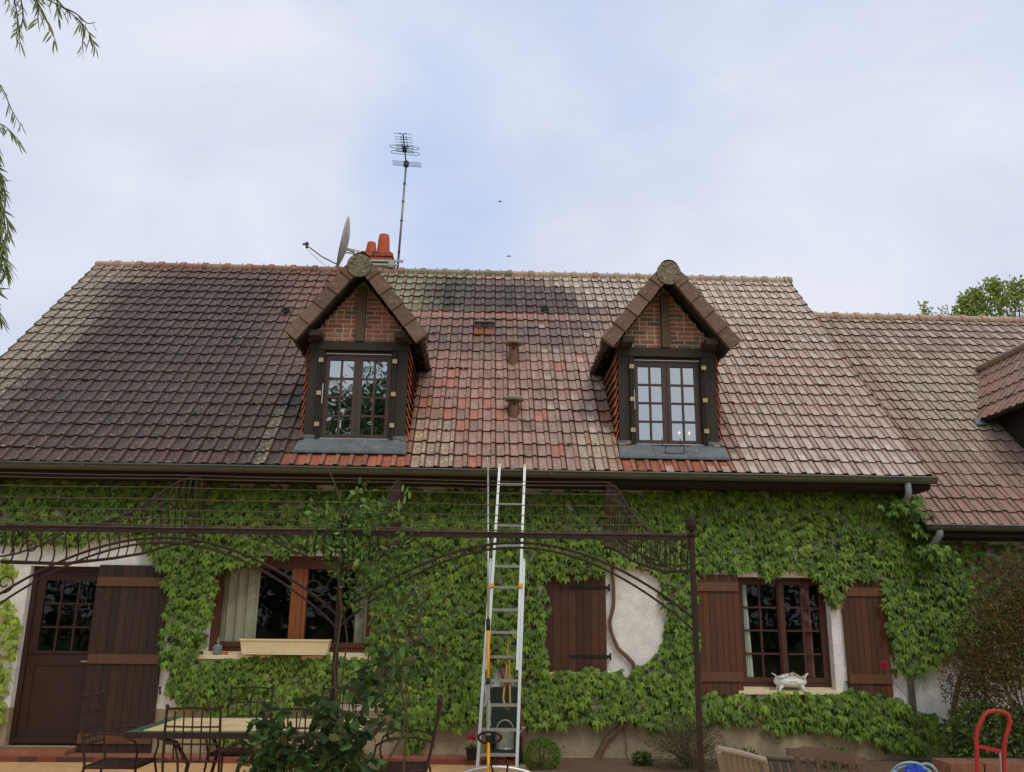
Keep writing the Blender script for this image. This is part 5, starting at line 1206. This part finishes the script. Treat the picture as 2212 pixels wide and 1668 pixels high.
def arm_chair(loc, rz, label):
    t_ = thing('garden_chair', (0, 0, 0), label, 'chair', 'wrought iron chairs round the garden table')
    # faces +y; back at y = -.22
    m = MB()
    for sx in (-1, 1): m.tube([(sx*.20, -.20, .44), (sx*.205, -.235, .62), (sx*.20, -.27, .80), (sx*.195, -.285, .97)], .0098, 6); m.lathe(sx*.195, -.285, [(0, .97), (.016, .975), (.014, .99), (0, 1.0)], 8)
    m.tube([(-.195, -.285, .965), (0, -.305, .975), (.195, -.285, .965)], .009, 6); m.build('back_frame', m_iron, t_)
    m = MB()
    for zz in (.60, .72, .84): yy = -.20-(zz-.44)*.16-.004; m.tube([(-.2, yy, zz), (0, yy-.02, zz), (.2, yy, zz)], .007, 5)
    for k in range(5): xx = -.13+k*.065; m.tube([(xx, -.226-.012, .60), (xx, -.262-.014, .80), (xx, -.282-.016, .95)], .006, 5)
    m.build('backrest', m_iron, t_)
    m = MB(); m.tube([(-.22, -.2, .44), (.22, -.2, .44), (.22, .22, .44), (-.22, .22, .44)], .012, 6, closed=True)
    for k in range(7): xx = -.18+k*.06; m.tube([(xx, -.2, .438), (xx, 0, .428), (xx, .22, .438)], .006, 5)
    for k in range(7): yy = -.14+k*.055; m.tube([(-.22, yy, .44), (0, yy, .43), (.22, yy, .44)], .006, 5)
    m.build('seat', m_iron, t_)
    for sx in (-1, 1):
        m = MB(); m.tube([(sx*.202, -.235, .66), (sx*.25, -.10, .70), (sx*.27, .10, .69), (sx*.26, .20, .64), (sx*.24, .22, .55), (sx*.22, .20, .44)], .009, 6); m.build('arm', m_iron, t_)
        m = MB(); m.tube([(sx*.22, .21, .44), (sx*.235, .25, .25), (sx*.22, .22, .0)], .0098, 6); m.build('leg', m_iron, t_)
        m = MB(); m.tube([(sx*.20, -.20, .44), (sx*.215, -.26, .22), (sx*.22, -.30, .0)], .0098, 6); m.build('leg', m_iron, t_)
    t_.location = loc; t_.rotation_euler = (0, 0, rz); return t_
ch0 = arm_chair((-2.08, -4.08, 0), 0, 'grid-backed iron chair at the near left side of the table')
def place(x, y, rz, label):
    o = copy_tree(ch0); o.location = (x, y, 0); o.rotation_euler = (0, 0, rz); o['label'] = label
place(-1.30, -4.10, R(-4), 'grid-backed iron chair behind the rose at the near side of the table')
place(-2.95, -3.35, R(-90), 'iron armchair at the left end of the table in front of the shutter')
place(-.60, -3.45, R(90), 'iron armchair at the right end of the table')
place(-2.15, -2.65, R(180), 'iron chair on the house side of the table, left one')
place(-1.30, -2.65, R(176), 'iron chair on the house side of the table, right one')

# ------------------------------------------------------------------ wooden chairs, truck, hose, planters
c1 = thing('deck_chair', (1.9, -4.7, 0), 'pale weathered slatted deck chair with its back leaning towards the camera', 'chair')
A_, B_ = Vector(P(1548, 1617, -5.15)), Vector(P(1652, 1642, -5.0)); dn1 = Vector((.20, .42, -.62)).normalized()
m = MB(); m.tube([A_, A_.lerp(B_, .5)+Vector((0, 0, .006)), B_], .020, 10); m.build('top_rail', m_teak, c1)
for k, p in enumerate((A_+Vector((.012, 0, -.01)), B_)):
    m = MB(); m.bar(p, p+dn1*.85, .028, .045, up=(0, 1, .5)); m.build('side_rail', m_teak, c1)
for k in range(7):
    p = A_.lerp(B_, (k+.8)/8.6)+dn1*.02; m = MB(); m.bar(p, p+dn1*.75, .030, .012, up=(0, 1, .6)); m.build('slat', m_teak, c1)
m = MB(); e1 = A_+dn1*.85; e2 = B_+dn1*.85; sdir = Vector((.1, 1, .25)).normalized()
for e_ in (e1, e2): m.bar(e_, e_+sdir*.55, .03, .045); m.bar(e_+sdir*.5, (e_.x+.05, e_.y+.6, 0), .03, .03); m.bar(e_+sdir*.1, (e_.x, e_.y-.25, 0), .03, .03)
for k in range(8): q = sdir*(.05+k*.065); m.bar(e1+q, e2+q, .045, .012)
m.build('seat_and_legs', m_teak, c1)
c3 = thing('slatted_chair', (2.2, -4.0, 0), 'dark grey slatted wooden chair behind the deck chair', 'chair')
A_, B_ = Vector(P(1655, 1638, -4.6)), Vector(P(1765, 1646, -4.6))
m = MB(); m.tube([A_, B_], .017, 8); m.build('top_rail', m_teakg, c3)
dn3 = Vector((.12, -.2, -1)).normalized()
for k in range(7): p = A_.lerp(B_, k/6); m = MB(); m.bar(p, p+dn3*.55, .035, .014, up=(0, 1, 0)); m.build('slat', m_teakg, c3)
m = MB(); a3, b3 = A_+dn3*.5, B_+dn3*.5
for k in range(6): q = Vector((0, -.02-k*.07, .0)); m.bar(a3+q, b3+q, .05, .014)
for e_ in (a3, b3): m.bar(e_+Vector((0, -.02, 0)), (e_.x, e_.y, 0), .03, .03); m.bar(e_+Vector((0, -.4, 0)), (e_.x, e_.y-.42, 0), .03, .03)
m.build('seat_and_legs', m_teakg, c3)
c2 = thing('wooden_garden_chair', (2.4, -4.9, 0), 'brown wooden garden chair with curved top rail right of the deck chair', 'chair')
A_, B_ = Vector(P(1700, 1622, -5.0)), Vector(P(1874, 1644, -5.0))
m = MB(); n = 16; up2, dnn = [], []
for k in range(n+1):
    t_ = k/n; p = A_.lerp(B_, t_); hump = .022*sstep(.12, .28, t_)*sstep(.95, .72, t_); bend = .05*math.sin(PI*t_)
    up2.append(p+Vector((0, bend, .018+hump))); dnn.append(p+Vector((0, bend-.012, -.035+.01*abs(t_-.5))))
vs = [tuple(p) for p in up2]+[tuple(p) for p in dnn]+[tuple(p+Vector((0, .026, 0))) for p in up2]+[tuple(p+Vector((0, .026, 0))) for p in dnn]; K_ = n+1
fs = []
for k in range(n): fs += [(K_+k, K_+k+1, k+1, k), (2*K_+k, 2*K_+k+1, 3*K_+k+1, 3*K_+k), (k, k+1, 2*K_+k+1, 2*K_+k), (3*K_+k, 3*K_+k+1, K_+k+1, K_+k)]
fs += [(0, 2*K_, 3*K_, K_), (n, K_+n, 3*K_+n, 2*K_+n)]
m.add(vs, fs); m.build('top_rail', m_teakd, c2)
for t_, wdt in ((.13, .035), (.27, .022), (.40, .022), (.53, .022), (.66, .022), (.79, .022), (.90, .035)):
    p = A_.lerp(B_, t_)+Vector((0, .05*math.sin(PI*t_)-.004, -.03)); m = MB(); m.bar(p, p+Vector((.02, .03, -.36)), wdt, .018, up=(0, 1, 0)); m.build('spindle', m_teakd, c2)
m = MB(); p, q = A_.lerp(B_, .13)+Vector((.02, .05, -.39)), A_.lerp(B_, .90)+Vector((.02, .05, -.39))
for k in range(6): o_ = Vector((0, .03+k*.075, 0)); m.bar(p+o_, q+o_, .06, .018)
for e_ in (p, q): m.bar(e_+Vector((0, .0, -.01)), (e_.x, e_.y-.05, 0), .035, .035); m.bar(e_+Vector((0, .42, -.01)), (e_.x, e_.y+.42, 0), .035, .035)
m.build('seat_and_legs', m_teakd, c2)

tk = thing('hand_truck', (4.95, -2.5, 0), 'red tubular hand truck standing near the right edge', 'hand truck')
m = MB(); Yt = -2.5; uv = [(2116, 1760), (2112, 1700), (2110, 1625), (2108, 1596), (2112, 1572), (2120, 1556), (2126, 1545), (2134, 1538), (2148, 1535), (2163, 1537), (2176, 1542), (2181, 1556), (2179, 1572), (2172, 1592), (2169, 1612), (2170, 1700), (2172, 1760)]
m.tube([P(u_, v_, Yt) for u_, v_ in uv], .020, 10); m.build('handle_frame', m_redp, tk, smooth=True)
m = MB(); m.bar(P(2112, 1612, Yt), P(2168, 1624, Yt), .012, .035); m.build('cross_bar', m_redp, tk)
m = MB(); m.tube([P(2160, 1626, Yt), P(2166, 1750, Yt)], .012, 8); m.build('centre_tube', m_alud, tk)
m = MB(); pa, pb = Vector(P(2116, 1760, Yt)), Vector(P(2172, 1760, Yt)); m.box(pa.x-.02, pb.x+.02, Yt-.26, Yt-.01, .02, .03); m.build('toe_plate', m_redp, tk)
for xx in (pa.x-.06, pb.x+.06):
    m = MB(); m.tube([(xx-.02, Yt+.10, .11), (xx+.02, Yt+.10, .11)], .11, 20); m.build('wheel', m_blk, tk, smooth=False)
hz_ = thing('garden_hose', (2.95, -5, 0), 'coiled pale blue hose standing beside the blue bag', 'hose')
m = MB()
for (u_, v_, ru, rv, ph) in ((1966, 1680, 42, 33, 0), (1962, 1684, 36, 28, 0), (2000, 1690, 28, 40, 0), (1996, 1694, 22, 34, 0)):
    m.tube([P(u_+ru*math.cos(a), v_-rv*math.sin(a), -4.0+.03*math.sin(a*3+u_)) for a in np.linspace(0, 2*PI, 28, endpoint=False)], .011, 8, closed=True)
m.build('coil', m_hose, hz_, smooth=True)
m = MB(); hb = Vector(P(1980, 1700, -4.0)); m.lathe(hb.x, hb.y, [(0, 0), (.2, 0), (.2, .02), (.03, .03), (.03, hb.z-.02), (.12, hb.z), (0, hb.z+.01)], 20); m.build('reel_stand', m_green, hz_)
bg_ = thing('blue_bag', (3.0, -4.2, 0), 'crumpled bright blue plastic bag inside the hose coils', 'bag')
m = MB(); n_, mm2 = 18, 12; vs = []; c_ = Vector(P(1975, 1690, -4.15))
for i in range(mm2+1):
    for j in range(n_):
        th, ph = PI*i/mm2, 2*PI*j/n_; r_ = 1+.25*math.sin(3*ph+i)+.15*random.uniform(-1, 1)
        vs.append((c_.x+.11*r_*math.sin(th)*math.cos(ph), c_.y+.09*r_*math.sin(th)*math.sin(ph), c_.z+.10*r_*math.cos(th)))
m.add(vs, [(i*n_+j, i*n_+(j+1) % n_, (i+1)*n_+(j+1) % n_, (i+1)*n_+j) for i in range(mm2) for j in range(n_)]); m.build('bag_body', m_blue, bg_)
m = MB(); m.box(c_.x-.1, c_.x+.1, c_.y-.08, c_.y+.08, 0, c_.z-.08); m.build('crate_below', m_green, bg_)
tp = thing('terracotta_trough', (5.4, -1.6, 0), 'long terracotta-coloured trough wall behind the hand truck', 'planter')
m = MB(); 
for (a, b) in ((4.86, 5.22), (5.225, 5.8), (5.805, 6.6)):
    m.hexa([(a, -1.75, 0), (b, -1.75, 0), (b, -1.40, 0), (a, -1.40, 0)], [(a+.01, -1.77, .25), (b-.01, -1.77, .25), (b-.01, -1.38, .25), (a+.01, -1.38, .25)])
m.build('body', mat('weathered_trough', lin(134, 96, 78), rough=.9, noise=.3, nscale=8, bump=.5), tp)
# low plants rooting in the bed
for (x, y, r_, lab) in ((1.9, -.55, .10, 'small weedy plant in the bed left of the lavender'), (3.1, -.5, .16, 'leafy plant in the bed below the right-hand window'), (4.1, -.7, .22, 'green bed plant behind the brown wooden chair')):
    bush('bed_plant', lab, 'plant', (x, y, .10), (r_, r_*.7, r_*.7), 260, .06, .03, [lin(96, 122, 56), lin(80, 104, 50)], stems=5, shell=.2)

# ------------------------------------------------------------------ trees
def tree(name, label, base, h, crown, n, L_, W_, cols, trunk_r=.18, lumps=14, extra=()):
    t_ = thing(name, (base[0], base[1], 0), label, 'tree'); cx, cy, cz, rx, ry, rz = crown
    m = MB(); m.tube([(base[0], base[1], 0), (base[0]+.1, base[1], h*.35), (cx, cy, cz)], [trunk_r, trunk_r*.75, trunk_r*.3], 10)
    L2 = [(Vector(e_), q_) for e_, q_ in extra]
    for c_, q_ in L2: m.tube([(cx, cy, cz-rz*.6), tuple((c_+Vector((cx, cy, cz)))*.5-Vector((0, 0, .4))), tuple(c_)], [trunk_r*.35, trunk_r*.15, .015], 6)
    for k in range(lumps):
        d = rdir(); q = random.uniform(.45, .92); c_ = Vector((cx+d.x*rx*q, cy+d.y*ry*q, cz+d.z*rz*q)); L2.append((c_, random.uniform(.22, .42)))
        m.tube([(cx*.5+base[0]*.5, cy*.5+base[1]*.5, cz-rz*.7), tuple((c_+Vector((cx, cy, cz-rz*.3)))*.5), tuple(c_)], [trunk_r*.35, trunk_r*.2, .015], 6)
    m.build('trunk', m_bark, t_)
    m = MB()
    for k in range(n):
        c_, q = random.choice(L2); d = rdir(); r_ = random.random()**.5
        p = c_+Vector((d.x*rx*q*r_, d.y*ry*q*r_, d.z*rz*q*r_)); flat_leaf(m, p, rdir(), rdir(), L_*random.uniform(.6, 1.2), W_*random.uniform(.6, 1.2), jit(random.choice(cols), .2))
    m.build('crown', m_leaf2, t_); return t_
OL = [lin(168, 182, 104), lin(148, 166, 88), lin(188, 196, 122), lin(128, 148, 76)]
tree('oak_tree', 'leafy tree showing above the wing ridge at the right edge', (17.5, 16, 0), 11, (17.7, 16, 9.9, 2.5, 2.0, 2.7), 6500, .17, .10, OL, lumps=22, extra=[(P(2148, 640, 16), .22), (P(2145, 618, 16), .12), (P(2100, 665, 16), .2), (P(2078, 680, 16), .14), (P(2085, 652, 16), .1), (P(2190, 640, 16), .26), (P(2200, 625, 16), .16), (P(2130, 675, 16), .28), (P(2175, 670, 16), .3), (P(2110, 640, 16), .12)])
def sprig_tree():
    t_ = thing('young_tree', (14.6, 15, 0), 'two thin leafy tips poking above the wing ridge left of the big tree', 'tree')
    m = MB(); tips = [Vector(P(1996, 655, 15)), Vector(P(2004, 672, 15)), Vector(P(2034, 668, 15)), Vector(P(2025, 684, 15)), Vector(P(2010, 690, 15))]
    for p in tips: m.tube([(14.7, 15, 0), (14.7, 15, 7), tuple(p+Vector((.1, 0, -1.0))), tuple(p)], [.1, .07, .02, .006], 6)
    m.build('trunk', m_bark, t_); m = MB()
    for p in tips:
        for k in range(110):
            q = random.random(); b = p+Vector((.1*q+random.gauss(0, .07+.05*q), random.gauss(0, .1), -q*.9+.05)); flat_leaf(m, b, rdir(), rdir(), random.uniform(.08, .14), .07, jit(random.choice(OL), .2))
    for k in range(900):
        d = rdir(); flat_leaf(m, Vector((14.7+d.x*.9, 15+d.y*.9, 9.6+d.z*1.0)), rdir(), rdir(), .14, .09, jit(random.choice(OL), .2))
    m.build('crown', m_leaf2, t_)
sprig_tree()
# garden behind the camera, mirrored in the windows
GD = [lin(78, 98, 50), lin(62, 82, 42), lin(92, 112, 56)]
tree('garden_tree', 'broad garden tree behind the camera on the left, mirrored in the dormer', (-6.5, -30, 0), 14, (-6.6, -30, 8.6, 4.8, 3.5, 4.8), 15000, .24, .16, GD, .35, lumps=26)
tree('garden_tree', 'garden tree far behind the camera on the right', (6.0, -34, 0), 9, (6.0, -34, 5.6, 5, 3, 3.8), 4200, .45, .3, GD, .3, lumps=22)
hd = thing('garden_hedge', (0, -38, 0), 'tall hedge closing the garden behind the camera', 'hedge')
m = MB()
for k in range(11000): x = random.uniform(-34, 34); flat_leaf(m, (x, -38+random.uniform(-.9, .9), random.random()**.8*(8.0+1.6*vnoise(x*.3, 0, 3))), rdir(), rdir(), .6, .45, jit(random.choice(GD), .2))
m.build('foliage', m_leaf2, hd)
m = MB()
for k in range(34): x = -33+k*2; m.tube([(x, -38, 0), (x+.2, -38, 4.2)], [.12, .04], 6)
m.build('stems', m_bark, hd)

fw = MB()
for k in range(9000):
    x = random.uniform(-110, 110); y = 62+12*vnoise(x*.05, 1, 7)+random.uniform(-1.5, 1.5); h_ = 4+3.5*vnoise(x*.11, 0, 5); z = random.random()**.7*h_
    flat_leaf(fw, (x, y, z), rdir(), rdir(), 1.1, .9, jit(random.choice(GD), .25))
tag(fw.build('distant_wood', m_leaf2), 'far-off line of trees beyond the lawn behind the house', 'wood', kind='stuff')

# willow
wl = thing('willow_tree', (-7.2, -6.5, 0), 'weeping willow whose hanging twigs enter at the upper left', 'tree')
m = MB(); m.tube([(-7.2, -6.5, 0), (-7.0, -6.4, 2.5), (-6.6, -6.2, 5.0), (-5.4, -5.6, 7.2)], [.32, .27, .2, .1], 12)
m.tube([(-6.6, -6.2, 5.0), (-5.2, -5.2, 6.7), (-3.9, -4.85, 7.3), (-2.9, -4.8, 7.1)], [.14, .09, .05, .02], 8); m.tube([(-6.8, -6.3, 4.2), (-6.0, -5.4, 6.2), (-5.3, -4.6, 7.0)], [.12, .08, .03], 8)
m.build('trunk', m_bark, wl)
lf = MB(); tw = MB(); WC_ = [lin(160, 174, 124), lin(140, 156, 108), lin(176, 188, 140), lin(118, 136, 92)]
def strand(pts, dens=34, L_=.12, hang=.75, start=0.0):
    P_ = [Vector(p) for p in pts]; fine = []
    for i in range(len(P_)-1):
        p0, p1, p2, p3 = P_[max(i-1, 0)], P_[i], P_[i+1], P_[min(i+2, len(P_)-1)]
        for k in range(6): t_ = k/6; fine.append(.5*((2*p1)+(p2-p0)*t_+(2*p0-5*p1+4*p2-p3)*t_*t_+(3*p1-p0-3*p2+p3)*t_**3))
    fine.append(P_[-1]); tot = sum((fine[i+1]-fine[i]).length for i in range(len(fine)-1)); n_ = int(tot*dens*.95); L_ *= 1.12
    tw.tube(fine, [.0055*(1-i/len(fine))+.0022 for i in range(len(fine))], 5)
    for k in range(n_):
        t_ = (start+(1-start)*(k+.5)/n_)*(len(fine)-1); i = min(int(t_), len(fine)-2); p = fine[i].lerp(fine[i+1], t_-i); d = (fine[i+1]-fine[i]).normalized()
        side = rdir(); o_ = (d*.7+side*.75+Vector((0, 0, -hang))).normalized()
        flat_leaf(lf, p, o_, rdir(), L_*random.uniform(.8, 1.4), L_*.17, jit(random.choice(WC_), .18), fold=.2)
def uvs(l, Y=-4.8, shift=0): return [P(u_+shift, v_, Y) for u_, v_ in l]
strand(uvs([(-10, -50), (60, -18), (120, 8), (165, 38), (192, 72), (207, 106)]), 20, start=.2)
strand(uvs([(165, 38), (180, 60), (178, 95), (180, 112)]), 34, .085); strand(uvs([(140, 18), (165, 30), (188, 50), (206, 48)]), 16, .08)
strand(uvs([(60, -40), (75, -5), (95, 30), (112, 72), (120, 85)]), 26); strand(uvs([(15, -50), (28, -10), (38, 40), (34, 80)]), 50, .10)
strand(uvs([(30, -50), (45, 0), (50, 35), (42, 70), (44, 92)]), 46, .10); strand(uvs([(50, -50), (70, -10), (84, 15), (80, 50)]), 40); strand(uvs([(8, -40), (18, -5), (20, 15)]), 40)
strand(uvs([(90, -50), (110, -10), (130, 10), (126, 40)]), 22); strand(uvs([(100, -30), (128, 5), (142, 20), (150, 28)]), 30, .07)
strand(uvs([(-75, -230), (-71, 0), (-40, 120), (-8, 168), (14, 195), (28, 228), (44, 258), (56, 272)], shift=-7), 12, .09); strand(uvs([(-75, -230), (-72, 60), (-40, 240), (-5, 262), (16, 272), (34, 288), (45, 302)], shift=-7), 16, .09)
strand(uvs([(-75, -230), (-85, 75), (-40, 270), (-10, 290), (2, 320), (8, 345)], shift=-7), 18, .08); strand(uvs([(-75, -230), (-77, 105), (-30, 330), (-6, 348), (6, 372), (14, 400), (18, 425)], shift=-7), 24); strand(uvs([(-75, -230), (-73, 120), (-30, 360), (-4, 390), (8, 430), (6, 480), (10, 520)], shift=-7), 31)
strand(uvs([(-75, -230), (-82, 150), (-30, 420), (-6, 440), (16, 460), (24, 500), (14, 540)], shift=-7), 22); strand(uvs([(-75, -230), (-81, 175), (-30, 470), (-6, 500), (6, 540), (16, 560), (24, 580)], shift=-7), 31); strand(uvs([(-75, -230), (-80, 200), (-30, 520), (-10, 550), (2, 580), (-4, 610)], shift=-7), 24); strand(uvs([(-75, -230), (-82, 235), (-40, 590), (-14, 620), (-2, 660), (8, 688)], shift=-7), 12)
for k in range(90):      # rest of the crown, outside the picture on the left
    x, y = random.uniform(-8.6, -4.9), random.uniform(-8.6, -4.6)
    if x > -5.6-(-4.8-y)*-.2: x -= .7
    zt = 7.6-.25*abs(x+6.5)-random.random()*.6; ln_ = random.uniform(2.0, 4.6); strand([(x*.6-2.6, y*.6-2.6, zt-.1), (x, y, zt), (x+.1, y, zt-ln_*.5), (x+.15, y, zt-ln_)], 13, .12)
lf.build('foliage', m_willow, wl); tw.build('twigs', m_twig, wl)

# two distant birds
def bird(u_, v_, label):
    p = Vector(P(u_, v_, 14)); t_ = thing('bird', tuple(p), label, 'bird', 'birds in the sky')
    m = MB(); p = Vector(p); m.blob(p.x, p.y, p.z, .03, .016, .014, 8, 6); m.tube([p+Vector((.04, 0, .003)), p+Vector((.065, 0, .006))], [.013, .003], 6); m.tube([p-Vector((.04, 0, 0)), p-Vector((.08, 0, -.002))], [.012, .018], 6, flat=.3)
    for sy in (-1, 1): m.add([tuple(p+Vector((.02, 0, .01))), tuple(p+Vector((.0, sy*.05, .02))), tuple(p+Vector((-.03, sy*.08, .014))), tuple(p+Vector((-.025, 0, .01)))], [(0, 1, 2, 3)])
    m.build('body', m_bird, t_)
bird(1081, 436, 'tiny bird higher up above the roof'); bird(1100, 554, 'tiny bird lower down just above the roof')
